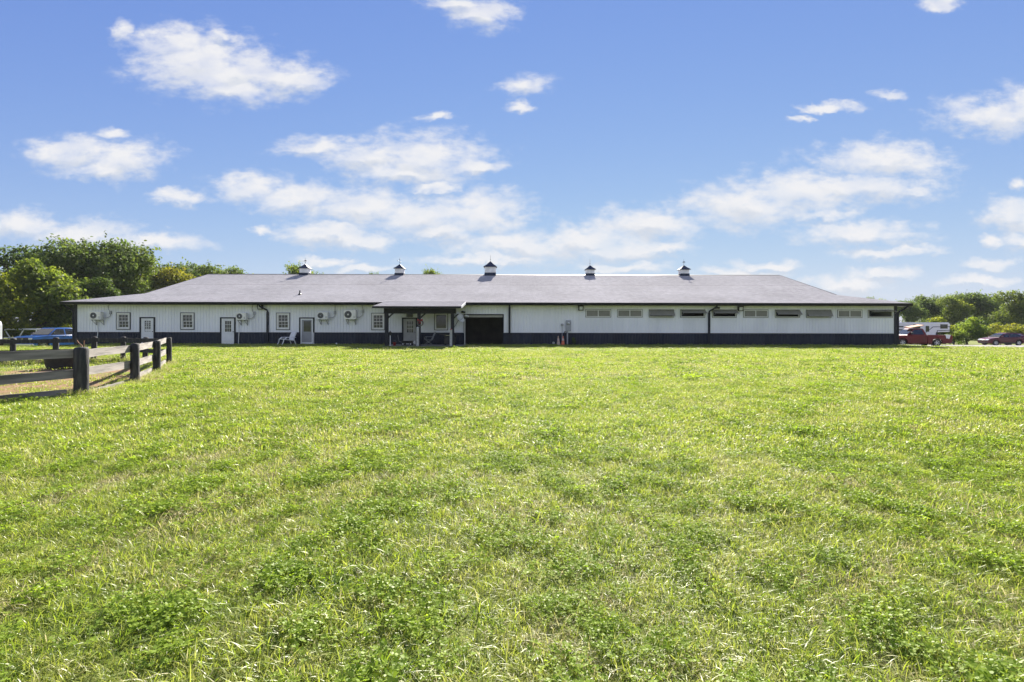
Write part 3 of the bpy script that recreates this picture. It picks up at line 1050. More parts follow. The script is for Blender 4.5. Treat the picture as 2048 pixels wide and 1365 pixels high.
# stall vents on the right half: white frame, two taupe flaps hinged at the top
for a, b, ang in VENTS:
    x0, x1 = wx(a), wx(b)
    y = WY - 0.03
    mb = MB()
    fw = 0.055
    mb.box(x0, x1, y - 0.012, y + 0.09, VZ1 - fw, VZ1)
    mb.box(x0, x1, y - 0.012, y + 0.09, VZ0, VZ0 + fw)
    mb.box(x0, x0 + fw, y - 0.012, y + 0.09, VZ0 + fw, VZ1 - fw)
    mb.box(x1 - fw, x1, y - 0.012, y + 0.09, VZ0 + fw, VZ1 - fw)
    if ang == 0:
        xm = (x0 + x1) / 2
        mb.box(xm - 0.03, xm + 0.03, y - 0.011, y + 0.06, VZ0 + fw, VZ1 - fw)
    w = mb.build('stall_window', WHITE2, barn)
    mb = MB()
    e = 0.04
    mb.box(x0 - e, x1 + e, y - 0.005, y + 0.03, VZ1 + 0.001, VZ1 + e)
    mb.box(x0 - e, x1 + e, y - 0.005, y + 0.03, VZ0 - e, VZ0 - 0.001)
    mb.box(x0 - e, x0 - 0.001, y - 0.005, y + 0.03, VZ0, VZ1)
    mb.box(x1 + 0.001, x1 + e, y - 0.005, y + 0.03, VZ0, VZ1)
    mb.build('window_trim', mat('trim_grey', (0.2, 0.21, 0.2), 0.5), w)
    h = VZ1 - VZ0
    for k in (0, 1):
        xa = x0 + fw + (x1 - x0 - 2 * fw) * k / 2
        xb = xa + (x1 - x0 - 2 * fw) / 2
        if ang == 0:
            MB().box(xa + 0.0, xb, y + 0.012, y + 0.03, VZ0 + fw, VZ1 - fw).build('flap', TAUPE, w)
        else:
            xa2, xb2 = (x0 + 0.0 if k == 0 else xa + 0.006), (x1 if k == 1 else xb - 0.006)
            m = MB().box(xa2 - x0, xb2 - x0, -0.01, 0.01, -h + 0.01, 0)
            m.box(xa2 - x0, xb2 - x0, -0.016, -0.01, -h + 0.01, -h + 0.05)
            f = m.build('flap', TAUPE, w)
            f.location = (x0, y - 0.03, VZ1 - 0.01)
            tw = {36: 0.0, 78: 2.0}.get(ang, 0)
            f.rotation_euler = (R(-ang - tw * k), 0, 0)
    if ang:
        m = MB()
        for xx in (x0 + 0.06, x1 - 0.06):
            L = h * 0.9
            m.tube([(xx, y + 0.0, VZ0 + 0.05), (xx, y - 0.03 - L * math.sin(R(ang)), VZ1 - 0.02 - L * math.cos(R(ang)))], 0.012, 5)
        m.build('stay', GREYM, w)

# garage opening lining
mb = MB()
mb.box(GAR[0] - 0.06, GAR[0] + 0.05, WY - 0.05, WY + 0.3, 0, GAR[3] + 0.05)
mb.box(GAR[1] - 0.03, GAR[1] + 0.06, WY - 0.05, WY + 0.3, 0, GAR[3] + 0.05)
mb.box(GAR[0] + 0.05, GAR[1] - 0.03, WY - 0.05, WY + 0.3, GAR[3] - 0.03, GAR[3] + 0.05)
gd = mb.build('garage_frame', TRIM, barn)
MB().box(GAR[0] + 0.05, GAR[1] - 0.03, WY + 0.02, WY + 0.12, GAR[3] - 0.2, GAR[3] - 0.035).build('door_header', SOFFIT, gd)
mb = MB().tube([(GAR[0] + 0.03, WY - 0.09, 0.0), (GAR[0] + 0.03, WY - 0.09, 2.0)], 0.035, 8)
mb.build('white_pipe', WHITE2, gd)

# porch
PY = 35.1
PZ = 2.86
mb = MB()
for i in range(20):
    a, b = i / 20, (i + 1) / 20
    y0, y1 = PY + (EY + 0.35 - PY) * a, PY + (EY + 0.35 - PY) * b
    zf = lambda y: PZ + (EZ + 0.09 + 0.015 - PZ) * (y - PY) / (EY + 0.35 - PY)
    mb.add([(PX0, y0, zf(y0)), (PX1, y0, zf(y0)), (PX0, y0, zf(y0) + 0.012), (PX1, y0, zf(y0) + 0.012), (PX0, y1, zf(y1)), (PX1, y1, zf(y1))], [(0, 1, 3, 2), (2, 3, 5, 4)])
proof = mb.build('porch_roof', SHINGLE, barn, fix=False)
mb = MB()
mb.box(PX0, PX1, PY - 0.09, PY - 0.002, PZ - 0.14, PZ - 0.01)
mb.build('porch_gutter', FASCIA, proof)
mb = MB()
mb.prism_x([(PY, PZ - 0.14), (EY - 0.12, EZ - 0.16), (EY - 0.12, EZ + 0.04), (PY, PZ + 0.01)], PX1 + 0.002, PX1 + 0.03)
mb.build('rake_board', WHITE, proof)
mb = MB()
mb.prism_x([(PY, PZ - 0.14), (EY - 0.12, EZ - 0.16), (EY - 0.12, EZ + 0.0), (PY, PZ - 0.01)], PX0 - 0.03, PX0 - 0.002)
mb.build('rake_board', FASCIA, proof)
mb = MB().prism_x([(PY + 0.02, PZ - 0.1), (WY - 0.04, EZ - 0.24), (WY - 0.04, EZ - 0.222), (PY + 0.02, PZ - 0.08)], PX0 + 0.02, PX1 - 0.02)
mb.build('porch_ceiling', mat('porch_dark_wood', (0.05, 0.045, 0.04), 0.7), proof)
YP = 36.1
PPX = [(773.5 - 1021) / 1000 * YP, (838 - 1021) / 1000 * YP, (905 - 1021) / 1000 * YP]
mb = MB().box(PPX[0] - 0.2, PPX[2] + 0.25, YP - 0.08, YP + 0.08, 2.36, 2.745)
mb.build('porch_beam', TRIM, barn, bevel=0.01)
for x in PPX:
    mb = MB().box(x - 0.115, x + 0.115, YP - 0.115, YP + 0.115, 0, 2.359)
    p = mb.build('porch_post', TRIM, barn, bevel=0.012)
    m = MB()
    m.prism_y([(x + 0.116, 2.0), (x + 0.116, 2.14), (x + 0.36, 2.358), (x + 0.5, 2.358)], YP - 0.04, YP + 0.04)
    m.build('brace', TRIM, p)
mb = MB().tube([(PPX[0] + 0.1, YP, 2.3), (PPX[0] + 0.1, WY, 2.5)], 0.05, 6)
MB().box(PX0 + 0.4, PX1 + 0.1, 35.6, WY - 0.05, -0.03, 0.025).build('porch_slab', mat('concrete', (0.3, 0.29, 0.27), 0.9, c2=(0.22, 0.215, 0.2), scale=3), barn)
vx = wx(819.5)
mb = MB().box(vx - 0.23, vx + 0.23, WY - 0.14, WY - 0.03, wz(635), wz(626))
vb = mb.build('vent_box', DARKM, barn)
mb = MB()
for i in range(5):
    z = wz(635) + 0.03 + i * 0.062
    mb.prism_x([(WY - 0.15, z), (WY - 0.141, z + 0.045), (WY - 0.141, z + 0.0)], vx - 0.21, vx + 0.21)
mb.build('louvre', GREYM, vb)

# roof vent pipe
vx, vy = (603.5 - 1021) / 1000 * 42.4, 42.0
mb = MB().tube([(vx, vy, 4.0), (vx, vy, 4.42)], 0.055, 10)
mb.lathe([(0.16, -0.02), (0.14, 0.05), (0.06, 0.12)], (vx, vy, 4.06), 'z', 10)
mb.build('vent_pipe', DARKM, barn)

# cupolas
LOUV = mat('cupola_white', (0.88, 0.88, 0.9), 0.5)
CUPR = mat('cupola_roof', (0.02, 0.03, 0.065), 0.5, spec=0.25)


def cupola(px, wpx, top_py, vane):
    Zd = RY - 0.1
    x = (px - 1021) / 1000 * Zd
    w = wpx / 1000 * (Zd - 0.6) / 2
    y = RY
    ztop = CAMZ + (650 - top_py) / 1000 * Zd
    zbase = RZ - 0.55
    zb1 = RZ + 0.12 if wpx < 20 else RZ + 0.16
    hr = w * 1.08
    zeave = ztop - hr
    c = MB().box(x - w - 0.03, x + w + 0.03, y - w - 0.03, y + w + 0.03, zbase, zb1).build('cupola', CUPR, barn)
    MB().box(x - w, x + w, y - w, y + w, zb1 + 0.001, zeave).build('cupola_body', LOUV, c)
    m = MB()
    nl = 7
    for i in range(nl):
        za = zb1 + 0.06 + (zeave - zb1 - 0.1) * i / nl
        zb = za + (zeave - zb1) / nl * 0.75
        m.prism_x([(y - w - 0.025, za), (y - w - 0.003, za), (y - w - 0.003, zb)], x - w + 0.08, x + w - 0.08)
        for s in (-1, 1):
            m.prism_y([(x + s * (w + 0.025), za), (x + s * (w + 0.003), za), (x + s * (w + 0.003), zb)], y - w + 0.08, y + w - 0.08)
    m.build('louvre', LOUV, c)
    e = w + 0.13
    m = MB()
    # slightly flared pyramid cap
    r1, z1 = e, zeave - 0.04
    r2, z2 = e * 0.52, zeave + hr * 0.42
    vs, fs = [], []
    for rr, zz in ((r1, z1), (r1, z1 + 0.035), (r2, z2), (0.02, ztop)):
        vs += [(x - rr, y - rr, zz), (x + rr, y - rr, zz), (x + rr, y + rr, zz), (x - rr, y + rr, zz)]
    for i in range(3):
        for k in range(4):
            a, b = i * 4 + k, i * 4 + (k + 1) % 4
            fs.append((a, b, b + 4, a + 4))
    fs.append((0, 3, 2, 1)); fs.append((12, 13, 14, 15))
    m.add(vs, fs)
    m.build('cupola_cap', CUPR, c)
    m = MB()
    m.tube([(x, y, ztop - 0.05), (x, y, ztop + 0.62)], 0.012, 5)
    m.lathe([(0.001, -0.045), (0.04, -0.02), (0.04, 0.02), (0.001, 0.045)], (x, y, ztop + 0.16), 'z', 8)
    if vane == 1:
        m.tube([(x - 0.18, y, ztop + 0.3), (x + 0.18, y, ztop + 0.3)], 0.01, 5)
        m.prism_y([(x - 0.16, ztop + 0.28), (x + 0.14, ztop + 0.28), (x + 0.1, ztop + 0.38), (x - 0.05, ztop + 0.37)], y - 0.01, y + 0.01)
    elif vane == 2:
        m.tube([(x - 0.25, y, ztop + 0.3), (x + 0.1, y, ztop + 0.55)], 0.01, 5)
        for dx, dz in ((-0.22, 0.34), (0.0, 0.5), (0.05, 0.2)):
            m.lathe([(0.001, -0.05), (0.055, 0.0), (0.001, 0.05)], (x + dx, y, ztop + dz + 0.02), 'z', 8)
    m.build('weathervane', DARKM, c)


cupola(609.5, 16.5, 529, 1)
cupola(799, 16.5, 529, 2)
cupola(980.5, 21.5, 523, 0)
cupola(1180, 16, 530.5, 0)
cupola(1368, 16.5, 530, 1)

# ------------------------------------------------------------------ things on and by the barn wall


def air_conditioner(px, py, w, h, label, pipe, cable_up, fan_dark):
    """outdoor unit on a wall bracket; px,py = left top corner"""
    x0, z1 = wx(px), wz(py)
    W, H, D = w, h, 0.33
    z0 = z1 - H
    y1 = WY - 0.18
    y0 = y1 - D
    t = thing('air_conditioner', label, 'air conditioner', (x0 + W / 2, y1, z0), group='heat pump units on the wall')
    def B():
        return MB()
    hw = W / 2
    c = B().box(-hw, hw, -D, 0, 0, H).build('case', BEIGE if not fan_dark else WHITE2, t, bevel=0.02)
    fr = H * 0.39
    fx = -hw + W * 0.36
    m = B().lathe([(fr, 0.0), (fr, -0.022), (fr * 0.93, -0.022), (fr * 0.93, -0.004)], (fx, -D, H * 0.52), 'y', 24)
    for k in range(1, 5):
        rr = fr * k / 5
        m.lathe([(rr - 0.005, -0.012), (rr + 0.005, -0.012), (rr + 0.005, -0.018), (rr - 0.005, -0.018)], (fx, -D, H * 0.52), 'y', 20)
    for k in range(4):
        a = math.pi * k / 4
        dx, dz = fr * math.cos(a), fr * math.sin(a)
        m.tube([(fx - dx, -D - 0.02, H * 0.52 - dz), (fx + dx, -D - 0.02, H * 0.52 + dz)], 0.006, 4)
    g = m.build('fan_grille', GREYM, t)
    B().lathe([(0.001, -0.006), (fr * 0.92, -0.006), (fr * 0.92, -0.002)], (fx, -D, H * 0.52), 'y', 24).build('fan_opening', DARKM, g)
    B().lathe([(0.001, -0.028), (fr * 0.22, -0.026), (fr * 0.24, -0.012)], (fx, -D, H * 0.52), 'y', 12).build('fan_hub', WHITE2 if not fan_dark else GREYM, g)
    m = B()
    for i in range(6):
        zz = H * 0.15 + i * 0.03
        m.box(hw - W * 0.2, hw - 0.05, -D - 0.004, -D - 0.001, zz, zz + 0.012)
    m.build('side_slots', GREYM, t)
    m = B()
    for sx in (-hw + W * 0.2, hw - W * 0.15):
        m.box(sx - 0.02, sx + 0.02, -D - 0.05, 0.16, -0.045, -0.003)
        m.box(sx - 0.02, sx + 0.02, 0.12, 0.16, -0.42, -0.045)
        m.tube([(sx, -D + 0.02, -0.05), (sx, 0.13, -0.38)], 0.016, 5)
    m.build('bracket', GREYM, t)
    # shut-off box and cables
    bx = hw + 0.42
    m = B().box(bx - 0.08, bx + 0.08, 0.06, 0.15, H * 0.72, H * 0.72 + 0.26)
    m.build('switch_box', METERG, t, bevel=0.01)
    m = B()
    up = WT - z0 - 0.02
    m.tube([(bx - 0.02, 0.11, H * 0.95), (bx - 0.14 * cable_up, 0.12, H * 1.25), (bx - 0.2 * cable_up, 0.13, H * 1.7), (bx - 0.12 * cable_up, 0.13, up)], 0.02, 6)
    m.tube([(bx, 0.11, H * 0.72), (bx - 0.04, 0.1, H * 0.42), (bx - 0.2, 0.05, H * 0.25), (hw - 0.01, -0.1, H * 0.22)], 0.024, 6)
    m.build('cable', METERG, t)
    if pipe:
        sx = -hw + 0.28 if pipe == 1 else -hw + 0.02
        B().tube([(sx, -0.05, -0.04), (sx, 0.1, -0.16), (sx + 0.03 * (pipe == 1), 0.1, -0.9), (sx - 0.03, 0.06, -z0 + 0.02)], 0.025, 6).build('drain_pipe', WHITE2, t)
    return t


air_conditioner(190, 625.8, 0.86, 0.62, 'beige wall air conditioner nearest the fenced corner, left of the first window', 1, 1, False)
air_conditioner(479, 627.5, 0.78, 0.55, 'small beige wall air conditioner just right of the nine pane white door', 2, 1, False)
air_conditioner(638.5, 625.5, 0.84, 0.58, 'white wall air conditioner above right of the screen door', 0, 0, True)
air_conditioner(692, 621.5, 0.92, 0.72, 'largest beige air conditioner, left of the window beside the porch', 0, 0.3, False)


def flood_light(px, py, label, s=1.0):
    t = thing('flood_light', label, 'light', (wx(px), WY - 0.03, wz(py)), group='wall flood lights')
    MB().box(-0.08 * s, 0.08 * s, -0.04, 0, -0.08 * s, 0.08 * s).build('back_plate', DARKM, t)
    m = MB()
    a = 0.2 * s
    m.add([(-a, -0.05, a), (a, -0.05, a), (a, -0.3, a), (-a, -0.3, a), (-a, -0.05, -a * .7), (a, -0.05, -a * .7), (a, -0.2, -a), (-a, -0.2, -a)],
          [(0, 1, 2, 3), (4, 7, 6, 5), (0, 4, 5, 1), (3, 2, 6, 7), (0, 3, 7, 4), (1, 5, 6, 2)])
    h = m.build('housing', DARKM, t, bevel=0.015)
    m = MB()
    b = a * 0.62
    m.add([(-b, -0.272, a * .55), (b, -0.272, a * .55), (b, -0.218, -a * .7), (-b, -0.218, -a * .7), (-b, -0.31, a * .55), (b, -0.31, a * .55), (b, -0.235, -a * .7), (-b, -0.235, -a * .7)],
          [(0, 1, 2, 3), (4, 7, 6, 5), (0, 4, 5, 1), (3, 2, 6, 7), (0, 3, 7, 4), (1, 5, 6, 2)])
    m.build('lens', LAMPG, h)


flood_light(523, 615.5, 'dark flood light under the eave beside the first downspout', 1.0)
flood_light(1161, 616.5, 'dark flood light left of the first stall window', 1.0)
flood_light(1478.5, 617, 'dark flood light between the middle stall windows', 1.0)


def camera_dome(px, py, m, label, s=1.0):
    t = thing('security_camera', label, 'camera', (wx(px), WY - 0.03, wz(py)), group='security cameras')
    MB().lathe([(0.001, -0.05), (0.06 * s, -0.05), (0.07 * s, 0)], (0, 0, 0), 'y', 12).build('mount', m, t, True)
    MB().tube([(0, -0.04, 0), (0.03, -0.12, -0.02)], 0.02 * s, 6).build('arm', m, t)
    MB().tube([(-0.06 * s, -0.08, 0.0), (-0.04 * s, -0.12, -0.005), (0.16 * s, -0.22, -0.04)], [0.04 * s, 0.055 * s, 0.055 * s], 10).build('camera_body', m, t, True)


camera_dome(1022.5, 611.5, WHITE2, 'white security camera under the eave right of the garage opening', 1.4)
camera_dome(931.5, 632.5, WHITE2, 'white security camera at the top left of the garage opening', 1.5)
camera_dome(925.5, 624.5, DARKM, 'black security camera between the satellite dish and the garage', 1.3)
camera_dome(1431, 615, DARKM, 'black security camera just right of the elbowed downspout', 1.4)

# electric meter
t = thing('electric_meter', 'grey electric meter cabinet on the wall above its conduit', 'meter', (wx(1136.5), WY - 0.03, 0))
c = MB().box(-0.19, 0.2, -0.2, 0, 1.1, 1.93).build('cabinet', METERG, t, bevel=0.015)
MB().lathe([(0.11, 0), (0.11, -0.05), (0.085, -0.1), (0.001, -0.115)], (0.0, -0.2, 1.7), 'y', 16).build('dial', LAMPG, c, True)
MB().lathe([(0.13, 0.0), (0.13, -0.03), (0.108, -0.03)], (0, -0.2, 1.7), 'y', 16).build('dial_ring', DARKM, c)
MB().box(-0.13, 0.14, -0.206, -0.2005, 1.16, 1.5).build('cover_plate', METERG, c)
MB().tube([(-0.08, -0.09, 0.0), (-0.08, -0.09, 1.1)], 0.055, 8).build('conduit', METERG, t)
MB().tube([(-0.08, -0.1, 0.85), (-0.14, -0.1, 1.02), (-0.3, -0.1, 1.02), (-0.38, -0.12, 0.9), (-0.36, -0.12, 0.76)], 0.035, 7).build('hose_loop', NAVY, t)
t = thing('small_meter', 'small round grey meter on a thin pipe left of the cabinet', 'meter', (wx(1124), WY - 0.03, 0))
MB().tube([(0, -0.08, 0), (0, -0.08, 1.5)], 0.022, 7).build('pipe', METERG, t)
MB().lathe([(0.001, -0.16), (0.085, -0.15), (0.1, -0.1), (0.1, -0.02), (0.001, 0.0)], (0, 0, 1.58), 'y', 14).build('dial', METERG, t, True)
t = thing('dryer_outlet', 'small square white outlet low on the navy wall by the cones', 'outlet', (wx(1107), WY - 0.03, wz(686)))
m = MB()
for a in ((-0.07, 0.07, -0.07, -0.035), (-0.07, 0.07, 0.035, 0.07), (-0.07, -0.035, -0.035, 0.035), (0.035, 0.07, -0.035, 0.035)):
    m.box(a[0], a[1], -0.06, 0, a[2], a[3])
m.build('outlet_frame', WHITE2, t)
MB().box(-0.035, 0.035, -0.02, -0.002, -0.035, 0.035).build('outlet_hole', DARKM, t)


def cone(px, m, label, y, lean=0.0):
    x = (px - 1021) / 1000 * y
    t = thing('traffic_cone', label, 'cone', (x, y, tz(x, y)), group='cones at the wall')
    b = MB().box(-0.18, 0.18, -0.18, 0.18, 0, 0.035).build('base', BLACKR if m is ORANGE else FADED, t, bevel=0.01)
    k = MB().lathe([(0.145, 0.03), (0.135, 0.06), (0.03, 0.7), (0.024, 0.715), (0.001, 0.715)], (0, 0, 0), 'z', 16).build('cone_body', m, t, True)
    MB().lathe([(0.0885, 0.36), (0.063, 0.52), (0.061, 0.52)], (0, 0, 0), 'z', 16).build('collar', mat('cone_band', (0.55, 0.42, 0.36), 0.6), k, True)
    t.rotation_euler = (0, lean, 0.4)


cone(1117, FADED, 'faded tan traffic cone, left of the orange one', WY - 0.7, R(-2))
cone(1126, ORANGE, 'orange traffic cone below the small round meter', WY - 0.75, R(1))

# satellite dish
t = thing('satellite_dish', 'white tilted satellite dish on the wall left of the garage', 'satellite dish', (wx(918), WY - 0.03, 1.75))
MB().tube([(-0.42, 0, -0.45), (-0.3, -0.2, -0.3), (0.05, -0.5, 0.22)], 0.03, 7).build('mast', GREYM, t)
m = MB().lathe([(0.001, 0.0), (0.12, 0.012), (0.24, 0.05), (0.33, 0.095), (0.335, 0.09), (0.24, 0.04), (0.12, 0.0), (0.001, -0.012)], (0, 0, 0), 'z', 20)
d = m.build('dish', WHITE, t, True)
d.location = (0.1, -0.55, 0.36)
d.rotation_euler = (R(38), R(58), 0)
d.scale = (1.35, 1.0, 1.0)
MB().tube([(0.1, -0.55, 0.1), (0.4, -0.85, 0.36)], 0.014, 5).build('feed_arm', GREYM, t)
MB().lathe([(0.001, -0.05), (0.04, -0.03), (0.045, 0.05), (0.001, 0.06)], (0.42, -0.87, 0.4), 'z', 8).build('receiver', GREYM, t)


def plastic_chair():
    y = WY - 0.75
    x = (576 - 1021) / 1000 * y
    t = thing('plastic_chair', 'low white plastic lounge chair against the navy wall', 'chair', (x, y, tz(x, y)), R(232))
    # +x is the seat front
    m = MB().prism_y([(-0.26, 0.34), (-0.3, 0.62), (-0.44, 0.92), (-0.5, 0.96), (-0.53, 0.92), (-0.38, 0.6), (-0.33, 0.32)], -0.34, 0.34)
    m.build('backrest', WHITE, t)
    m = MB()
    for i in range(6):
        a = -0.26 + i * 0.13
        m.prism_y([(a, 0.31 + 0.02 * i), (a + 0.128, 0.33 + 0.02 * i), (a + 0.128, 0.38 + 0.02 * i), (a, 0.36 + 0.02 * i)], -0.33, 0.33)
    m.build('seat', WHITE, t)
    for s in (-1, 1):
        MB().tube([(0.5, s * 0.34, 0.42), (0.56, s * 0.34, 0.2), (0.66, s * 0.34, 0.0)], 0.035, 6).build('leg', WHITE, t)
        MB().tube([(-0.3, s * 0.34, 0.4), (-0.38, s * 0.34, 0.2), (-0.45, s * 0.34, 0.0)], 0.035, 6).build('leg', WHITE, t)
        MB().prism_y([(-0.42, 0.58), (0.3, 0.6), (0.5, 0.44), (0.52, 0.4), (0.44, 0.42), (0.28, 0.56), (-0.42, 0.54)], s * 0.38 - 0.05, s * 0.38 + 0.05).build('armrest', WHITE, t)


plastic_chair()
x = wx(629)
t = tag(MB().tube([(x + 0.15, WY - 0.5, 0.0), (x + 0.06, WY - 0.28, 0.45), (x - 0.02, WY - 0.075, 0.93)], 0.028, 7).build('white_pole', WHITE2), 'white pole leaning on the wall beside the screen door', 'pole')
for px, y, s, lb in ((673, 38.2, 0.07, 'white ball lying on the grass below the largest air conditioner'),):
    x = (px - 1021) / 1000 * y
    o = MB().lathe([(0.001, 0)] + [(s * math.sin(math.pi * k / 8), s * (1 - math.cos(math.pi * k / 8))) for k in range(1, 8)] + [(0.001, 2 * s)], (x, y, tz(x, y) + 0.03), 'z', 12).build('white_ball', WHITE, smooth=True)
    tag(o, lb, 'ball')

# porch furniture
y = 35.75
for px, lb, ht in ((835.5, 'white wooden post below the wreath in front of the porch', 1.35), (902, 'white wooden post with a red cap at the right of the porch', 1.22)):
    x = (px - 1021) / 1000 * y
    t = thing('white_post', lb, 'post', (x, y, 0), group='white posts in front of the porch')
    MB().box(-0.085, 0.085, -0.085, 0.085, -0.02, ht).build('shaft', mat('weathered_white', (0.52, 0.52, 0.5), 0.7, c2=(0.36, 0.36, 0.34), scale=6), t, bevel=0.01)
    MB().add([(-0.1, -0.1, ht + .001), (0.1, -0.1, ht + .001), (0.1, 0.1, ht + .001), (-0.1, 0.1, ht + .001), (0, 0, ht + 0.07)], [(0, 3, 2, 1), (0, 1, 4), (1, 2, 4), (2, 3, 4), (3, 0, 4)]).build('cap', WHITE if px < 850 else REDP, t)
x = (838 - 1021) / 1000 * 35.5
t = thing('wreath', 'round twig wreath with a red bow on the porch post', 'wreath', (x, 35.93, 1.68))
m = MB()
n = 28
ring = [(0.2 * math.cos(2 * math.pi * k / n), 0, 0.2 * math.sin(2 * math.pi * k / n)) for k in range(n + 1)]
rng = random.Random(5)
for q in range(5):
    m.tube([(p[0] * (1 + rng.uniform(-.16, .16)), rng.uniform(-.05, .05), p[2] * (1 + rng.uniform(-.16, .16))) for p in ring[:-1]] + [(ring[0][0], 0, ring[0][2])], 0.03, 5)
m.build('twig_ring', WREATH, t)
m = MB()
for s in (-1, 1):
    m.add([(0, -0.07, 0.2), (s * 0.17, -0.1, 0.32), (s * 0.2, -0.06, 0.22), (s * 0.17, -0.1, 0.14), (0, -0.03, 0.2), (s * 0.1, -0.12, 0.22)], [(0, 1, 5), (1, 2, 5), (2, 3, 5), (3, 0, 5), (0, 4, 1), (4, 2, 1), (4, 3, 2), (4, 0, 3)])
    m.add([(0, -0.06, 0.2), (s * 0.1, -0.07, -0.02), (s * 0.05, -0.07, -0.04), (0, -0.05, 0.16)], [(0, 1, 2, 3)])
m.build('bow', REDP, t)

# folding chair
y = 37.3
x = (857 - 1021) / 1000 * y
t = thing('folding_chair', 'grey mesh folding chair under the porch window', 'chair', (x, y, 0.025), R(200))
m = MB()
m.add([(-0.24, -0.18, 0.42), (-0.24, 0.18, 0.42), (-0.5, 0.2, 1.0), (-0.5, -0.2, 1.0), (-0.26, -0.18, 0.41), (-0.26, 0.18, 0.41), (-0.52, 0.2, 0.99), (-0.52, -0.2, 0.99)], [(0, 1, 2, 3), (4, 7, 6, 5), (0, 4, 5, 1), (3, 2, 6, 7), (0, 3, 7, 4), (1, 5, 6, 2)])
m.build('backrest', MESHC, t)
MB().prism_y([(-0.24, 0.4), (0.25, 0.45), (0.25, 0.465), (-0.24, 0.415)], -0.24, 0.24).build('seat', MESHC, t)
for s in (-1, 1):
    MB().tube([(-0.53, s * 0.22, 1.02), (-0.25, s * 0.25, 0.42), (0.02, s * 0.25, 0.25), (0.35, s * 0.25, 0.0)], 0.016, 6).build('leg', GREYM, t)
    MB().tube([(0.25, s * 0.26, 0.46), (0.0, s * 0.26, 0.25), (-0.35, s * 0.26, 0.0)], 0.016, 6).build('leg', GREYM, t)
    MB().tube([(-0.36, s * 0.26, 0.64), (0.2, s * 0.27, 0.64), (0.25, s * 0.26, 0.46)], 0.018, 6).build('armrest', GREYM, t)

# covered grill and a low cart
y = 37.6
x = (903 - 1021) / 1000 * y
t = thing('covered_grill', 'dark grill with rounded lid and side shelves beside the garage opening', 'grill', (x - 0.1, y, 0.025))
MB().box(-0.42, 0.42, -0.26, 0.26, 0.1, 0.62).build('cabinet', DARKM, t, bevel=0.02)
MB().prism_x([(-0.28, 0.62), (0.28, 0.62), (0.28, 0.78), (0.16, 0.93), (-0.1, 0.95), (-0.25, 0.82)], -0.44, 0.44).build('lid', BLACKR, t, bevel=0.03)
for s in (-1, 1):
    MB().box(s * 0.62 - 0.17, s * 0.62 + 0.17, -0.22, 0.22, 0.76, 0.8).build('side_shelf', BLACKR, t, bevel=0.01)
    for yy in (-0.2, 0.2):
        MB().lathe([(0.001, -0.03), (0.07, -0.03), (0.07, 0.03), (0.001, 0.03)], (s * 0.36, yy, 0.07), 'x', 12).build('wheel', BLACKR, t)
MB().tube([(-0.3, -0.33, 0.74), (0.3, -0.33, 0.74)], 0.014, 6).build('handle', CHROME, t)
y = 37.0
x = (815 - 1021) / 1000 * y
t = thing('garden_cart', 'small low garden cart standing before the porch door', 'cart', (x, y, 0.025))
MB().add([(-0.36, -0.2, 0.16), (0.36, -0.2, 0.16), (0.36, 0.2, 0.16), (-0.36, 0.2, 0.16), (-0.42, -0.26, 0.34), (0.42, -0.26, 0.34), (0.42, 0.26, 0.34), (-0.42, 0.26, 0.34), (-0.39, -0.23, 0.33), (0.39, -0.23, 0.33), (0.39, 0.23, 0.33), (-0.39, 0.23, 0.33), (-0.33, -0.17, 0.19), (0.33, -0.17, 0.19), (0.33, 0.17, 0.19), (-0.33, 0.17, 0.19)],
         [(0, 3, 2, 1), (0, 1, 5, 4), (1, 2, 6, 5), (2, 3, 7, 6), (3, 0, 4, 7), (4, 5, 9, 8), (5, 6, 10, 9), (6, 7, 11, 10), (7, 4, 8, 11), (8, 9, 13, 12), (9, 10, 14, 13), (10, 11, 15, 14), (11, 8, 12, 15), (12, 13, 14, 15)]).build('tray', DARKM, t)
for sx in (-0.28, 0.28):
    for sy in (-0.24, 0.24):
        w = MB().lathe([(0.05, -0.03), (0.11, -0.03), (0.12, 0), (0.11, 0.03), (0.05, 0.03)], (sx, sy, 0.12), 'y', 14).build('wheel', BLACKR, t)
        MB().lathe([(0.001, -0.032), (0.05, -0.034), (0.05, 0.034), (0.001, 0.032)], (sx, sy, 0.12), 'y', 10).build('rim', WHITE2, w)
MB().tube([(-0.42, 0, 0.24), (-0.62, 0, 0.3), (-0.72, 0, 0.75)], 0.016, 6).build('handle', GREYM, t)
# lantern post at the left porch corner
y = 36.3
x = (779.5 - 1021) / 1000 * y
t = thing('lantern_post', 'short white post with a black lantern at the left porch corner', 'lamp post', (x + 0.06, y - 0.1, 0))
MB().tube([(0, 0, -0.02), (0, 0, 0.78)], [0.045, 0.04], 8).build('post', WHITE2, t)
l = MB().lathe([(0.05, 0.78), (0.1, 0.83), (0.12, 0.98), (0.1, 1.0), (0.05, 1.06), (0.001, 1.08)], (0, 0, 0), 'z', 8).build('lantern', DARKM, t)
MB().lathe([(0.03, 1.07), (0.02, 1.11), (0.001, 1.13)], (0, 0, 0), 'z', 8).build('finial', DARKM, l)
t = thing('red_bucket', 'small red bucket at the foot of the lantern post', 'bucket', (x + 0.32, y + 0.1, 0.025))
MB().lathe([(0.001, 0.0), (0.09, 0.0), (0.125, 0.26), (0.132, 0.26), (0.132, 0.245), (0.115, 0.24), (0.085, 0.02), (0.001, 0.02)], (0, 0, 0), 'z', 14).build('pail', REDP, t, True)
MB().tube([(-0.128, 0, 0.25), (-0.1, 0, 0.36), (0, 0, 0.41), (0.1, 0, 0.36), (0.128, 0, 0.25)], 0.006, 5).build('bail', GREYM, t)

# ------------------------------------------------------------------ paddock fence


def gp(px, Z):
    return ((px - 1021) / 1000 * Z, Z)


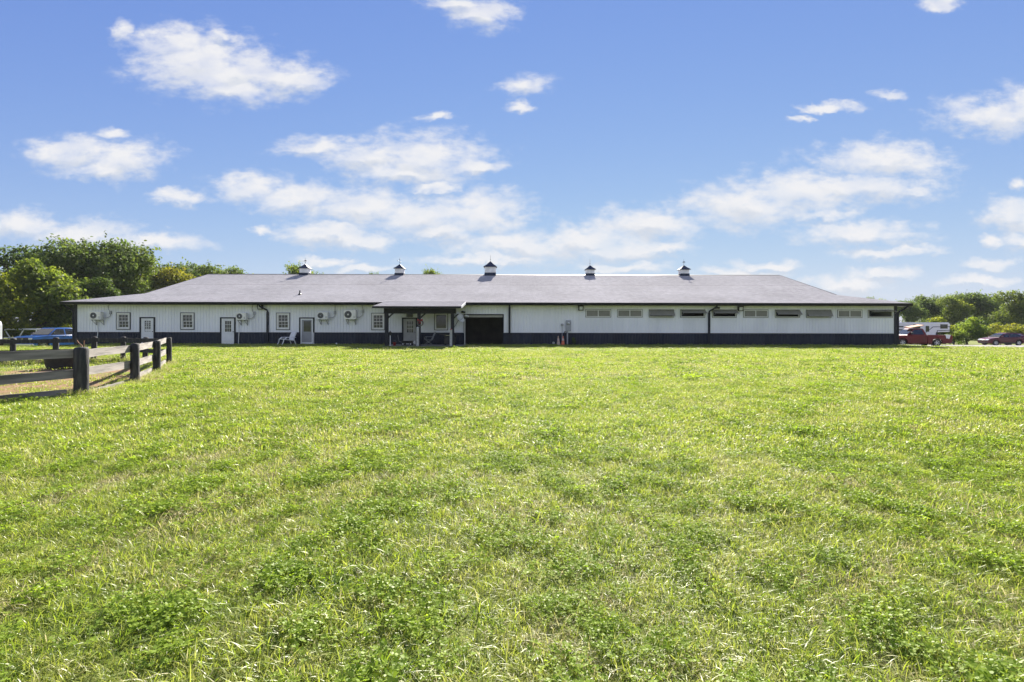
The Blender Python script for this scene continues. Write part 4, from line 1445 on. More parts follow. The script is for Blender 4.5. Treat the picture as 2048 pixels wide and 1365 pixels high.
fence = thing('paddock_fence', 'black post and weathered board fence round the paddock corner', 'fence', (0, 0, 0))
rngf = random.Random(11)
POSTS = [  # x, y, radius, height
    (*gp(-330, 8.3), 0.15, 1.06),
    (*gp(163, 11.0), 0.138, 1.06),
    (*gp(270, 13.5), 0.105, 1.06),
    (*gp(313.5, 16.3), 0.108, 1.03),
    (*gp(338.5, 19.4), 0.09, 1.02),
    (*gp(290, 20.6), 0.095, 1.02),
    (*gp(246, 20.9), 0.095, 1.04),
    (*gp(188, 20.6), 0.1, 1.04),
    (*gp(112, 20.2), 0.1, 1.03),
    (*gp(26, 19.8), 0.1, 1.03),
    (*gp(-70, 19.4), 0.1, 1.03),
    (*gp(-180, 19.0), 0.1, 1.03),
]
for (x, y, r, h) in POSTS:
    zg = tz(x, y)
    prof = [(r * 1.04, -0.1), (r, 0.3), (r * 0.98, 0.7), (r * 0.97, h - 0.04), (r * 0.8, h), (0.01, h + 0.01)]
    mb = MB().lathe(prof, (0, 0, 0), 'z', 12)
    for i, v in enumerate(mb.v):
        k = 1 + 0.06 * mnoise.noise(Vector((v[0] * 9, v[1] * 9, v[2] * 2 + x)))
        mb.v[i] = (v[0] * k, v[1] * k, v[2])
    o = mb.build('post', POSTM, fence, True, loc=(x, y, zg))
    o.rotation_euler = (R(rngf.uniform(-1.5, 1.5)), R(rngf.uniform(-1.5, 1.5)), rngf.uniform(0, 6))


def rail(p, q, zp, zq, h, inset, name='rail', t=0.04, m=WOOD):
    """sawn board from p to q (2D), top heights zp, zq, with a wavering worn edge"""
    P, Q = Vector((p[0], p[1], 0)), Vector((q[0], q[1], 0))
    d = (Q - P)
    L = d.length
    d.normalize()
    nrm = Vector((-d.y, d.x, 0))
    n = 10
    vs, fs = [], []
    sd = rngf.uniform(0, 100)
    for i in range(n + 1):
        a = i / n
        top = 0.012 * mnoise.noise(Vector((a * 7, sd, 0)))
        bot = 0.012 * mnoise.noise(Vector((a * 7, sd, 9)))
        zt = (zq - zp) * a
        x = a * L
        vs += [(x, -t / 2, zt - h + bot), (x, t / 2, zt - h + bot), (x, t / 2, zt + top), (x, -t / 2, zt + top)]
    for i in range(n):
        a = i * 4
        for k in range(4):
            fs.append((a + k, a + (k + 1) % 4, a + 4 + (k + 1) % 4, a + 4 + k))
    fs += [(3, 2, 1, 0), tuple(n * 4 + k for k in range(4))]
    o = MB().add(vs, fs).build(name, m, fence)
    o.location = P + nrm * inset + Vector((0, 0, zp))
    o.rotation_euler = (0, 0, math.atan2(d.y, d.x))
    return o


for i in range(len(POSTS) - 1):
    a, b = POSTS[i], POSTS[i + 1]
    za, zb = tz(a[0], a[1]), tz(b[0], b[1])
    far = i >= 4
    hts = (1.0, 0.58, 0.17) if not far else (0.98, 0.56, 0.14)
    for k, top in enumerate(hts):
        if i == 1 and k == 2:
            # broken bottom board: only a stub lies by the post
            p0 = (a[0] + (b[0] - a[0]) * 0.28, a[1] + (b[1] - a[1]) * 0.28)
            rail(p0, (b[0], b[1]), za + 0.05, zb + 0.1, 0.1, 0.1)
            continue
        inset = 0.1 if not far else 0.09
        q = (b[0], b[1])
        if i == 0 and k == 2:
            q = (a[0] + (b[0] - a[0]) * 0.93, a[1] + (b[1] - a[1]) * 0.93)
        rail((a[0], a[1]), q, za + top - (0.09 if (i == 0 and k == 1) else 0.06 if (i == 0 and k == 2) else 0) + rngf.uniform(-.015, .015), zb + top + rngf.uniform(-.015, .015), 0.185 if not far else 0.16, inset, m=WOOD if not far else POSTM)

# water trough
x, y = gp(131, 17.3)
t = thing('water_trough', 'oval black rubber water trough inside the paddock', 'trough', (x, y, tz(x, y)))
prof = [(0.5, 0.0), (0.54, 0.06), (0.6, 0.36), (0.66, 0.4), (0.66, 0.43), (0.6, 0.42), (0.56, 0.36), (0.5, 0.08), (0.01, 0.07)]
o = MB().lathe(prof, (0, 0, 0), 'z', 28).build('tub', BLACKR, t, True)
o.scale = (1.15, 0.6, 1)
o = MB().lathe([(0.001, 0.3), (0.585, 0.3)], (0, 0, 0), 'z', 28).build('water', mat('trough_water', (0.02, 0.03, 0.03), 0.03), t)
o.scale = (1.12, 0.57, 1)
# bent rusty rods tied to the corner post
x, y = POSTS[1][0], POSTS[1][1]
z0 = tz(x, y) + 1.06
t = thing('rusty_rod', 'two bent rusty rods sticking up at the corner fence post', 'rod', (x, y, z0))
MB().tube([(0.02, 0.02, -0.05), (-0.05, 0.06, 0.04), (-0.13, 0.08, 0.09), (-0.17, 0.08, 0.15)], 0.011, 6).build('rod', RUST, t)
MB().tube([(0.03, 0.02, -0.05), (0.01, 0.05, 0.06), (0.0, 0.07, 0.15)], 0.012, 6).build('rod', RUST, t)

# ------------------------------------------------------------------ vehicles


def arch(cx, r, z0, n=10):
    """points of a wheel arch from rear to front (decreasing to increasing x)"""
    a0 = math.asin(max(-1, min(1, (z0 - r * 0.86) / r)))
    return [(cx - r * math.cos(a0 + (math.pi - 2 * a0) * k / n), r * 0.86 + r * math.sin(a0 + (math.pi - 2 * a0) * k / n)) for k in range(n + 1)]


def profile_solid(poly, wf, y0=None):
    """polygon in (x,z) mirrored to both sides; half width given by wf(x,z); if y0 given, solid spans y0..wf on each side"""
    mb = MB()
    n = len(poly)
    if y0 is None:
        vs = [(x, wf(x, z), z) for x, z in poly] + [(x, -wf(x, z), z) for x, z in poly]
        fs = [tuple(range(n)), tuple(range(2 * n - 1, n - 1, -1))]
        for i in range(n):
            j = (i + 1) % n
            fs.append((i, j, j + n, i + n))
        mb.add(vs, fs)
    else:
        for s in (-1, 1):
            vs = [(x, s * wf(x, z), z) for x, z in poly] + [(x, s * y0, z) for x, z in poly]
            fs = [tuple(range(n)), tuple(range(2 * n - 1, n - 1, -1))]
            for i in range(n):
                j = (i + 1) % n
                fs.append((i, j, j + n, i + n))
            mb.add(vs, fs)
    return mb


def patch(poly, wf, s, off=0.006, th=0.01):
    n = len(poly)
    vs = [(x, s * (wf(x, z) + off), z) for x, z in poly] + [(x, s * (wf(x, z) + off - th), z) for x, z in poly]
    fs = [tuple(range(n)), tuple(range(2 * n - 1, n - 1, -1))]
    for i in range(n):
        j = (i + 1) % n
        fs.append((i, j, j + n, i + n))
    return MB().add(vs, fs)


def cross_pane(p, q, wf, k=0.86, off=0.012):
    """glass across the car between side points p (low) and q (high)"""
    (x0, z0), (x1, z1) = p, q
    nx, nz = (z1 - z0), -(x1 - x0)
    l = math.hypot(nx, nz) or 1
    nx, nz = nx / l * off, nz / l * off
    if nz < 0 and abs(nz) > abs(nx):
        nx, nz = -nx, -nz
    a, b = wf(x0, z0) * k, wf(x1, z1) * k
    vs = [(x0 + nx, -a, z0 + nz), (x0 + nx, a, z0 + nz), (x1 + nx, b, z1 + nz), (x1 + nx, -b, z1 + nz)]
    vs += [(v[0] - nx * 0.9, v[1], v[2] - nz * 0.9) for v in vs]
    return MB().add(vs, [(0, 1, 2, 3), (7, 6, 5, 4), (0, 4, 5, 1), (1, 5, 6, 2), (2, 6, 7, 3), (3, 7, 4, 0)])


def wheels(t, xf, xr, yw, r, rimk=0.62, spokes=5, m=RIM):
    for cx in (xf, xr):
        for s in (-1, 1):
            w = MB().lathe([(r * rimk, -0.1), (r * 0.93, -0.105), (r, -0.07), (r, 0.07), (r * 0.93, 0.105), (r * rimk, 0.1), (r * rimk, -0.1)], (cx, s * yw, r), 'y', 24).build('wheel', TYRE, t, True)
            mb = MB().lathe([(r * rimk, 0.1 * s), (r * rimk * 0.93, 0.1 * s), (r * rimk * 0.9, 0.05 * s)], (cx, s * yw, r), 'y', 24)
            for k in range(spokes):
                a = 2 * math.pi * k / spokes
                dx, dz = math.cos(a), math.sin(a)
                px_, pz_ = -dz, dx
                w0, w1 = r * 0.11, r * 0.085
                R0, R1 = r * 0.05, r * rimk * 0.95
                v = []
                for yy in (0.09 * s, 0.055 * s):
                    v += [(cx + dx * R0 + px_ * w0, s * yw + yy, r + dz * R0 + pz_ * w0), (cx + dx * R0 - px_ * w0, s * yw + yy, r + dz * R0 - pz_ * w0),
                          (cx + dx * R1 - px_ * w1, s * yw + yy, r + dz * R1 - pz_ * w1), (cx + dx * R1 + px_ * w1, s * yw + yy, r + dz * R1 + pz_ * w1)]
                mb.add(v, [(0, 1, 2, 3), (7, 6, 5, 4), (0, 4, 5, 1), (1, 5, 6, 2), (2, 6, 7, 3), (3, 7, 4, 0)])
            mb.build('rim', m, w)
            MB().lathe([(0.001, 0.095 * s), (r * 0.14, 0.092 * s), (r * 0.16, 0.05 * s)], (cx, s * yw, r), 'y', 10).build('hub_cap', m, w)
            MB().lathe([(0.001, 0.03 * s), (r * rimk, 0.03 * s)], (cx, s * yw, r), 'y', 16).build('brake_disc', DARKM, w)


def pickup(name, label, paint, loc, rz, L, W, hood, belt, roofz, wb, r, cabx, quad):
    """cabx = (cowl, windscreen top, roof rear, cab rear) measured back from the front bumper"""
    t = thing(name, label, 'pickup truck', loc, rz)
    hw = W / 2
    x0 = L / 2                       # front
    xr_ = -L / 2
    xf = x0 - 0.16 * L - 0.02
    xrr = xf - wb
    c0, c1, c2, c3 = [x0 - c for c in cabx]
    zb = r * 0.75
    wf = lambda x, z: hw * (1 - 0.05 * max(0, (z - belt * 0.8)) / 0.5 - 0.035 * max(0, (0.55 - z))) * (1 - 0.05 * max(0, x - (x0 - 0.9)) / 0.9)
    ra = r * 1.22
    front = [(c3, zb)] + [p for p in [(x, z) for x, z in arch(xf, ra, zb)]] + [(x0 - 0.03, zb), (x0 - 0.01, zb + 0.25), (x0 - 0.04, hood - 0.22), (x0 - 0.1, hood - 0.08), (x0 - 0.3, hood - 0.03), (x0 - 0.8, hood + 0.02), (c0, hood + 0.06), (c0 - 0.1, belt), (c3, belt)]
    b = profile_solid(front, wf).build('body', paint, t, bevel=0.035)
    smooth_auto(b)
    # bed: floor, side walls with arches, head board, tailgate
    side = [(xr_ + 0.12, zb + 0.08)] + arch(xrr, ra, zb) + [(c3 - 0.015, zb), (c3 - 0.015, belt - 0.02), (xr_ + 0.1, belt - 0.02)]
    bed = profile_solid(side, wf, hw - 0.12).build('bed_side', paint, t, bevel=0.025)
    smooth_auto(bed)
    m = MB().box(xr_ + 0.12, c3 - 0.02, -hw + 0.12, hw - 0.12, r * 1.55, r * 1.65)
    m.box(c3 - 0.06, c3 - 0.02, -hw + 0.12, hw - 0.12, r * 1.65, belt - 0.05)
    m.build('bed_floor', DARKM, t)
    MB().box(xr_ + 0.05, xr_ + 0.115, -hw + 0.03, hw - 0.03, zb + 0.16, belt - 0.03).build('tailgate', paint, t, bevel=0.015)
    # cab
    wc = lambda x, z: hw * (0.955 - 0.2 * max(0, z - belt) / max(0.1, roofz - belt))
    cab = [(c0 + 0.02, belt - 0.03), (c1 + 0.06, roofz - 0.06), (c1 - 0.12, roofz - 0.01), ((c1 + c2) / 2, roofz), (c2 + 0.06, roofz - 0.02), (c2, roofz - 0.08), (c3 + 0.02, belt - 0.03)]
    cb = profile_solid(cab, wc).build('cab', paint, t, bevel=0.03)
    smooth_auto(cb)
    cross_pane((c0 - 0.04, belt + 0.05), (c1 + 0.08, roofz - 0.09), wc, 0.93).build('windscreen', CARGLASS, cb)
    cross_pane((c3 + 0.01, belt + 0.06), (c2 + 0.005, roofz - 0.12), wc, 0.85, -0.014).build('rear_window', CARGLASS, cb)
    zt, zl = roofz - 0.1, belt + 0.03
    def xa(z):   # windscreen line
        return c0 + 0.02 + (c1 + 0.06 - c0 - 0.02) * (z - belt + 0.03) / (roofz - 0.06 - belt + 0.03) - 0.09
    def xz(z):
        return c3 + 0.02 + (c2 - c3 - 0.02) * (z - belt) / (roofz - belt) + 0.09
    for s in (-1, 1):
        if quad:
            xm = c3 + (c0 - c3) * 0.43
            MB_ = patch([(xa(zl), zl), (xa(zt), zt), (xm + 0.06, zt), (xm + 0.06, zl)], wc, s)
            MB_.build('side_window', CARGLASS, cb)
            patch([(xm - 0.06, zl), (xm - 0.06, zt), (xz(zt), zt), (xz(zl), zl)], wc, s).build('side_window', CARGLASS, cb)
            seams = [c0 - 0.28, xm, c3 + 0.08]
        else:
            patch([(xa(zl), zl), (xa(zt), zt), (xz(zt) + 0.1, zt), (xz(zl) + 0.12, zl)], wc, s).build('side_window', CARGLASS, cb)
            seams = [c0 - 0.22, c3 + 0.22]
        for i, sx in enumerate(seams):
            patch([(sx - 0.008, zb + 0.08), (sx + 0.008, zb + 0.08), (sx + 0.008, belt - 0.01), (sx - 0.008, belt - 0.01)], wf, s, 0.003, 0.01).build('door_seam', DARKM, t)
        for i in range(len(seams) - 1):
            hx = seams[i + 1] + 0.16
            patch([(hx - 0.08, belt - 0.15), (hx + 0.08, belt - 0.15), (hx + 0.08, belt - 0.11), (hx - 0.08, belt - 0.11)], wf, s, 0.03, 0.03).build('door_handle', DARKM if quad else paint, t)
        mx = c0 - 0.32
        m = MB().box(mx - 0.05, mx + 0.07, min(s * hw * 0.98, s * (hw + 0.2)), max(s * hw * 0.98, s * (hw + 0.2)), belt + 0.06, belt + 0.24)
        m.build('mirror', DARKM, t, bevel=0.03)
        patch([(c3, belt * 0.62), (x0 - 0.5, belt * 0.62), (x0 - 0.5, belt * 0.62 + 0.03), (c3, belt * 0.62 + 0.03)], wf, s, 0.008, 0.012).build('side_moulding', paint, t)
        # lamps
        m = MB().box(x0 - 0.09, x0 - 0.015, min(s * (hw - 0.42), s * (hw - 0.07)), max(s * (hw - 0.42), s * (hw - 0.07)), hood - 0.3, hood - 0.14)
        m.build('headlight', LAMPG, t, bevel=0.02)
        m = MB().box(xr_ + 0.04, xr_ + 0.16, min(s * (hw - 0.03), s * (hw - 0.12)), max(s * (hw - 0.03), s * (hw - 0.12)), belt - 0.36, belt - 0.1)
        m.build('tail_light', REDL, t, bevel=0.01)
    g = MB().box(x0 - 0.05, x0 - 0.012, -hw + 0.44, hw - 0.44, zb + 0.28, hood - 0.12).build('grille', DARKM, t)
    m = MB()
    m.box(x0 - 0.04, x0 + 0.0, -hw + 0.43, hw - 0.43, (zb + 0.28 + hood - 0.12) / 2 - 0.02, (zb + 0.28 + hood - 0.12) / 2 + 0.02)
    m.box(x0 - 0.04, x0 + 0.002, -0.02, 0.02, zb + 0.3, hood - 0.14)
    m.build('grille_bar', CHROME, g)
    MB().box(x0 - 0.12, x0 + 0.09, -hw + 0.02, hw - 0.02, zb - 0.02, zb + 0.22).build('front_bumper', CHROME, t, bevel=0.05)
    MB().box(xr_ - 0.08, xr_ + 0.06, -hw + 0.08, hw - 0.08, zb + 0.02, zb + 0.16).build('rear_bumper', DARKM, t, bevel=0.03)
    m = MB().box(xr_ + 0.3, x0 - 0.3, -hw * 0.55, hw * 0.55, zb - 0.02, zb + 0.12)
    m.tube([(xf, -hw * 0.85, r), (xf, hw * 0.85, r)], 0.06, 6)
    m.tube([(xrr, -hw * 0.85, r), (xrr, hw * 0.85, r)], 0.06, 6)
    m.build('chassis', DARKM, t)
    m = MB()
    for cx in (xf, xrr):
        for s in (-1, 1):
            m.lathe([(ra * 0.97, s * 0.35), (ra * 0.97, s * (hw - 0.04)), (0.05, s * 0.35)], (cx, 0, r * 1.02), 'y', 16)
    wheels(t, xf, xrr, hw - 0.13, r)
    return t


bx, by = -41.3, 45.6
pickup('pickup_truck', 'bright blue crew cab pickup parked beyond the paddock fence', BLUEP, (bx, by, tz(bx, by)), R(-90 - 8), 5.85, 2.0, 1.14, 1.2, 1.86, 3.52, 0.385, (1.35, 2.2, 3.6, 3.95), True)
rx, ry = 35.7, 44.0
pickup('pickup_truck', 'dark red single cab pickup at the right corner of the barn', REDC, (rx, ry, tz(rx, ry)), R(180 - 6), 4.8, 1.72, 0.95, 1.02, 1.58, 2.75, 0.335, (1.15, 1.85, 2.55, 2.75), False)
# loose things on the red truck
fwd = Vector((math.cos(R(174)), math.sin(R(174)), 0))
lft = Vector((-fwd.y, fwd.x, 0))
P = Vector((rx, ry, tz(rx, ry))) + fwd * 0.25 + lft * 0.1
m = MB()
for a, b, h0, tilt in ((-0.55, 0.1, 0.0, 0.12), (-0.2, 0.55, 0.05, -0.16)):
    z = 1.595 + h0
    m.add([(a, -0.4, z), (b, -0.4, z + abs(tilt)), (b, 0.4, z + abs(tilt) + 0.05), (a, 0.4, z + 0.03), (a, -0.4, z + 0.05), (b, -0.4, z + abs(tilt) + 0.06), (b, 0.4, z + abs(tilt) + 0.12), (a, 0.4, z + 0.1)],
          [(0, 3, 2, 1), (4, 5, 6, 7), (0, 1, 5, 4), (1, 2, 6, 5), (2, 3, 7, 6), (3, 0, 4, 7)])
o = m.build('cardboard_sheet', CARD, loc=(P.x, P.y, P.z))
o.rotation_euler = (0, 0, R(-6))
tag(o, 'crumpled tan cardboard lying on the red pickup roof', 'cardboard')
P = Vector((rx, ry, tz(rx, ry))) - fwd * 1.95 + lft * 0.87
m = MB()
vs, fs = [], []
for i in range(5):
    for j in range(4):
        u = i / 4
        vs.append((u * 0.42 - 0.2 + 0.05 * j * (0.5 - u), -0.012 - 0.012 * math.sin(i * 2 + j), 1.02 - 0.1 * j - (0.05 if i == 3 else 0) * j / 3))
for i in range(4):
    for j in range(3):
        a = i * 4 + j
        fs.append((a, a + 1, a + 5, a + 4))
m.add(vs, fs)
m.add([(-0.2, -0.012, 1.03), (0.22, -0.012, 1.03), (0.22, 0.2, 1.035), (-0.2, 0.2, 1.035)], [(0, 1, 2, 3)])
o = m.build('white_cloth', WHITE, loc=(P.x, P.y, P.z), smooth=True)
o.rotation_euler = (0, 0, R(-6))
tag(o, 'white cloth hanging over the red pickup bed side', 'cloth')


def crossover(loc, rz):
    t = thing('crossover_car', 'dark wine red crossover car parked on the gravel at far right', 'car', loc, rz)
    L, hw = 4.62, 0.92
    x0, xr_ = L / 2, -L / 2
    r = 0.345
    xf, xrr = x0 - 0.88, x0 - 0.88 - 2.71
    zb = 0.24
    belt = 0.98
    wf = lambda x, z: hw * (1 - 0.06 * max(0, z - 0.7) - 0.08 * max(0, 0.5 - z)) * (1 - 0.16 * max(0, (abs(x) - 1.6)) ** 1.5)
    ra = 0.41
    body = [(xr_ + 0.12, zb + 0.1)] + arch(xrr, ra, zb) + arch(xf, ra, zb) + [(x0 - 0.12, zb), (x0 - 0.02, zb + 0.18), (x0, 0.55), (x0 - 0.06, 0.74), (x0 - 0.3, 0.87), (x0 - 0.8, 0.97), (x0 - 1.25, 1.03), (x0 - 1.6, belt + 0.02), (xr_ + 1.0, belt + 0.08), (xr_ + 0.2, belt + 0.1), (xr_ + 0.02, 0.95), (xr_, 0.6)]
    b = profile_solid(body, wf).build('body', WINE, t, bevel=0.045)
    smooth_auto(b)
    top = 1.63
    wc = lambda x, z: hw * (0.93 - 0.24 * max(0, z - belt) / (top - belt))
    xw = x0 - 1.2
    cabin = [(xw + 0.02, belt - 0.03), (xw - 0.5, 1.33), (xw - 0.85, 1.53), (xw - 1.25, top - 0.02), (xw - 1.7, top), (xw - 2.3, top - 0.03), (xr_ + 0.5, 1.5), (xr_ + 0.22, 1.28), (xr_ + 0.06, belt - 0.0)]
    cb = profile_solid(cabin, wc).build('cabin', WINE, t, bevel=0.03)
    smooth_auto(cb)
    cross_pane((xw - 0.12, belt + 0.08), (xw - 0.5, 1.33), wc, 0.92).build('windscreen', CARGLASS, cb)
    cross_pane((xw - 0.5, 1.335), (xw - 0.83, 1.52), wc, 0.92).build('windscreen', CARGLASS, cb)
    cross_pane((xr_ + 0.16, belt + 0.16), (xr_ + 0.34, 1.42), wc, 0.85, -0.03).build('rear_window', CARGLASS, cb)
    for s in (-1, 1):
        patch([(xw - 0.35, belt + 0.08), (xw - 0.62, 1.27), (xw - 1.0, 1.48), (xw - 1.3, 1.53), (xw - 1.3, belt + 0.09)], wc, s).build('side_window', CARGLASS, cb)
        patch([(xw - 1.38, belt + 0.09), (xw - 1.38, 1.53), (xw - 2.1, 1.53), (xw - 2.45, 1.45), (xw - 2.75, 1.3), (xw - 2.55, belt + 0.14)], wc, s).build('side_window', CARGLASS, cb)
        patch([(xw - 2.5, 1.5), (xw - 3.0, 1.3), (xw - 2.95, 1.26), (xw - 2.45, 1.46)], wc, s, 0.012).build('window_chrome', CHROME, cb)
        patch([(x0 - 0.85 - ra * 2.3, zb + 0.01), (xrr + ra * 1.05, zb + 0.01), (xrr + ra * 1.05, zb + 0.18), (x0 - 0.85 - ra * 2.3 + 0.55, zb + 0.18)], wf, s, 0.012, 0.02).build('sill_cladding', DARKM, t)
        for sx in (xw - 0.25, xw - 1.34, xw - 2.35):
            patch([(sx - 0.007, 0.45), (sx + 0.007, 0.45), (sx + 0.007, belt), (sx - 0.007, belt)], wf, s, 0.004).build('door_seam', DARKM, t)
        for hx in (xw - 1.2, xw - 2.2):
            patch([(hx - 0.09, 0.84), (hx + 0.09, 0.84), (hx + 0.09, 0.87), (hx - 0.09, 0.87)], wf, s, 0.028, 0.03).build('door_handle', WINE, t)
        ya, yb = sorted((s * hw * 0.93, s * (hw + 0.14)))
        MB().box(xw - 0.48, xw - 0.32, ya, yb, belt + 0.07, belt + 0.22).build('mirror', WINE, t, bevel=0.04)
        ya, yb = sorted((s * 0.35, s * 0.78))
        MB().add([(x0 - 0.02, ya, 0.66), (x0 - 0.02, yb, 0.66), (x0 - 0.06, yb, 0.77), (x0 - 0.06, ya, 0.77), (x0 - 0.3, ya, 0.66), (x0 - 0.3, yb, 0.66), (x0 - 0.3, yb, 0.85), (x0 - 0.3, ya, 0.85)],
                 [(0, 1, 2, 3), (7, 6, 5, 4), (0, 4, 5, 1), (1, 5, 6, 2), (2, 6, 7, 3), (3, 7, 4, 0)]).build('headlight', LAMPG, t, bevel=0.015)
        ya, yb = sorted((s * 0.4, s * 0.82))
        MB().box(xr_ + 0.0, xr_ + 0.12, ya, yb, 0.92, 1.06).build('tail_light', REDL, t, bevel=0.02)
    MB().box(x0 - 0.1, x0 + 0.01, -0.5, 0.5, 0.5, 0.64).build('grille', DARKM, t, bevel=0.02)
    MB().box(x0 - 0.14, x0 + 0.0, -0.7, 0.7, 0.28, 0.42).build('lower_intake', DARKM, t, bevel=0.02)
    MB().box(xr_ + 0.26, xr_ + 0.56, -0.6, 0.6, 1.52, 1.55).build('spoiler', WINE, cb, bevel=0.01)
    MB().box(xr_ + 0.4, x0 - 0.4, -0.62, 0.62, zb - 0.02, zb + 0.2).build('underbody', DARKM, t)
    wheels(t, xf, xrr, hw - 0.13, r, 0.68, 7)


cx_, cy_ = 63.1, 64.2
crossover((cx_, cy_, tz(cx_, cy_)), R(180 - 4.5))

# gooseneck horse trailer behind the red truck
hx, hy = 45.3, 52.6
t = thing('horse_trailer', 'long white gooseneck horse trailer behind the red pickup', 'trailer', (hx, hy, tz(hx, hy)))
TL = 9.2
HT = 2.46
poly = [(-TL, 0.45), (-1.55, 0.45), (-1.4, 1.45), (0, 1.5), (0, HT - 0.14), (-0.06, HT - 0.02), (-0.16, HT), (-TL + 0.1, HT), (-TL, HT - 0.1)]
b = MB().prism_y(poly, -1.05, 1.05).build('body', ALU, t, bevel=0.05)
smooth_auto(b)
MB().box(-TL, -0.02, -1.075, -1.055, HT - 0.2, HT - 0.12).build('roof_rail', WHITE, t)
for xa, xb, za, zb_ in ((-0.95, -0.28, 1.86, 2.24), (-3.75, -3.1, 1.9, 2.22)):
    w = MB().box(xa - 0.04, xb + 0.04, -1.075, -1.052, za - 0.04, zb_ + 0.04).build('window', DARKM, t, bevel=0.01)
    MB().box(xa, xb, -1.085, -1.076, za, zb_).build('pane', CARGLASS, w)
d = MB().box(-2.62, -2.02, -1.07, -1.052, 0.6, 2.28).build('door', WHITE, t)
MB().box(-2.52, -2.15, -1.078, -1.071, 1.5, 2.1).build('pane', CARGLASS, d)
for k in range(3):
    xa = -8.6 + 1.35 * k
    for zz in (1.95, 1.62):
        MB().box(xa, xa + 0.5, -1.072, -1.053, zz, zz + 0.13).build('slot', DARKM, t)
        MB().box(xa + 0.6, xa + 1.1, -1.072, -1.053, zz, zz + 0.13).build('slot', DARKM, t)
m = MB()
for a, bq in (((-TL, 0.95), (-3.0, 1.0)), ((-3.0, 1.0), (-1.75, 2.0)), ((-1.75, 2.0), (0, 2.02))):
    m.tube([(a[0], -1.062, a[1]), (bq[0], -1.062, bq[1])], 0.03, 5)
m.tube([(-1.45, -1.062, 0.6), (-1.3, -1.062, 1.62), (-0.02, -1.062, 1.66)], 0.035, 5)
m.build('dark_stripe', NAVY, t)
m = MB().tube([(-0.5, 0, 1.46), (-0.45, 0, 0.85)], 0.07, 8)
m.tube([(-1.0, -0.4, 1.44), (-0.45, 0, 0.9)], 0.05, 6)
m.tube([(-1.5, 0.4, 0.6), (-1.3, 0.4, 0.02)], 0.05, 6)
m.tube([(-1.5, -0.4, 0.6), (-1.3, -0.4, 0.02)], 0.05, 6)
m.build('hitch', DARKM, t)
for xx in (-6.2, -5.3):
    for s in (-1, 1):
        w = MB().lathe([(0.2, -0.1), (0.36, -0.1), (0.38, 0), (0.36, 0.1), (0.2, 0.1)], (xx, s * 0.93, 0.38), 'y', 20).build('wheel', TYRE, t, True)
        MB().lathe([(0.001, 0.08 * s), (0.2, 0.09 * s), (0.21, 0.05 * s)], (xx, s * 0.93, 0.38), 'y', 16).build('rim', RIM, w)

# white stock trailer at the far left edge
lx, ly = -50.75, 46.0
t = thing('stock_trailer', 'white ribbed stock trailer at the far left edge', 'trailer', (lx, ly, tz(lx, ly)))
HT = 2.55
poly = [(-2.3, 0.55), (0.46, 0.55), (0.44, 1.0), (0.45, HT - 0.45), (0.35, HT - 0.12), (0.1, HT), (-2.3, HT)]
MB().prism_y(poly, -0.95, 3.5).build('body', ALU, t, bevel=0.03)
m = MB()
for i in range(9):
    m.box(-2.2, 0.36, -0.965, -0.951, 0.75 + i * 0.18, 0.765 + i * 0.18)
m.build('seam', METERG, t)
MB().box(-2.25, 0.44, -0.98, -0.951, 0.56, 0.64).build('sill', DARKM, t)
for s in (0.9, 1.8):
    w = MB().lathe([(0.18, -0.1), (0.33, -0.1), (0.35, 0), (0.33, 0.1), (0.18, 0.1)], (0.52, s, 0.35), 'x', 18).build('wheel', TYRE, t, True)
    MB().lathe([(0.001, 0.08), (0.18, 0.09), (0.19, 0.05)], (0.52, s, 0.35), 'x', 14).build('rim', RIM, w)
m = MB().tube([(-0.6, -0.9, 0.5), (-1.0, -2.0, 0.5)], 0.05, 6).tube([(-1.4, -0.9, 0.5), (-1.0, -2.0, 0.5)], 0.05, 6)
m.tube([(-1.0, -1.9, 0.55), (-1.0, -1.9, 0.02)], 0.04, 6)
m.build('hitch', DARKM, t)

# white pipe fence behind the blue truck
t = thing('pipe_fence', 'white pipe rail fence behind the blue pickup', 'fence', (-50, 54, 0))
fy = 54.0
pts = [(-68 + 5.6 * i) for i in range(6)]
for i, x in enumerate(pts):
    z = tz(x, fy)
    MB().tube([(x + 50, 0, z - 0.1), (x + 50, 0, z + 1.98)], 0.06, 8).build('post', WHITE, t)
    if i < len(pts) - 1:
        z2 = tz(pts[i + 1], fy)
        MB().tube([(x + 50, 0, z + 1.92), (pts[i + 1] + 50, 0, z2 + 1.92)], 0.085, 8).build('rail', WHITE, t)
        MB().tube([(x + 50, 0, z + 1.0), (pts[i + 1] + 50, 0, z2 + 1.0)], 0.05, 8).build('rail', WHITE, t)
        xb = x + 50 + 2.2
        MB().tube([(xb, 0, z + 1.85), (xb + 0.55, 0, z + 1.02)], 0.06, 6).build('brace', WHITE, t)
        MB().tube([(xb + 2.0, 0, z + 1.85), (xb + 1.5, 0, z + 1.02)], 0.06, 6).build('brace', WHITE, t)

# ------------------------------------------------------------------ trees


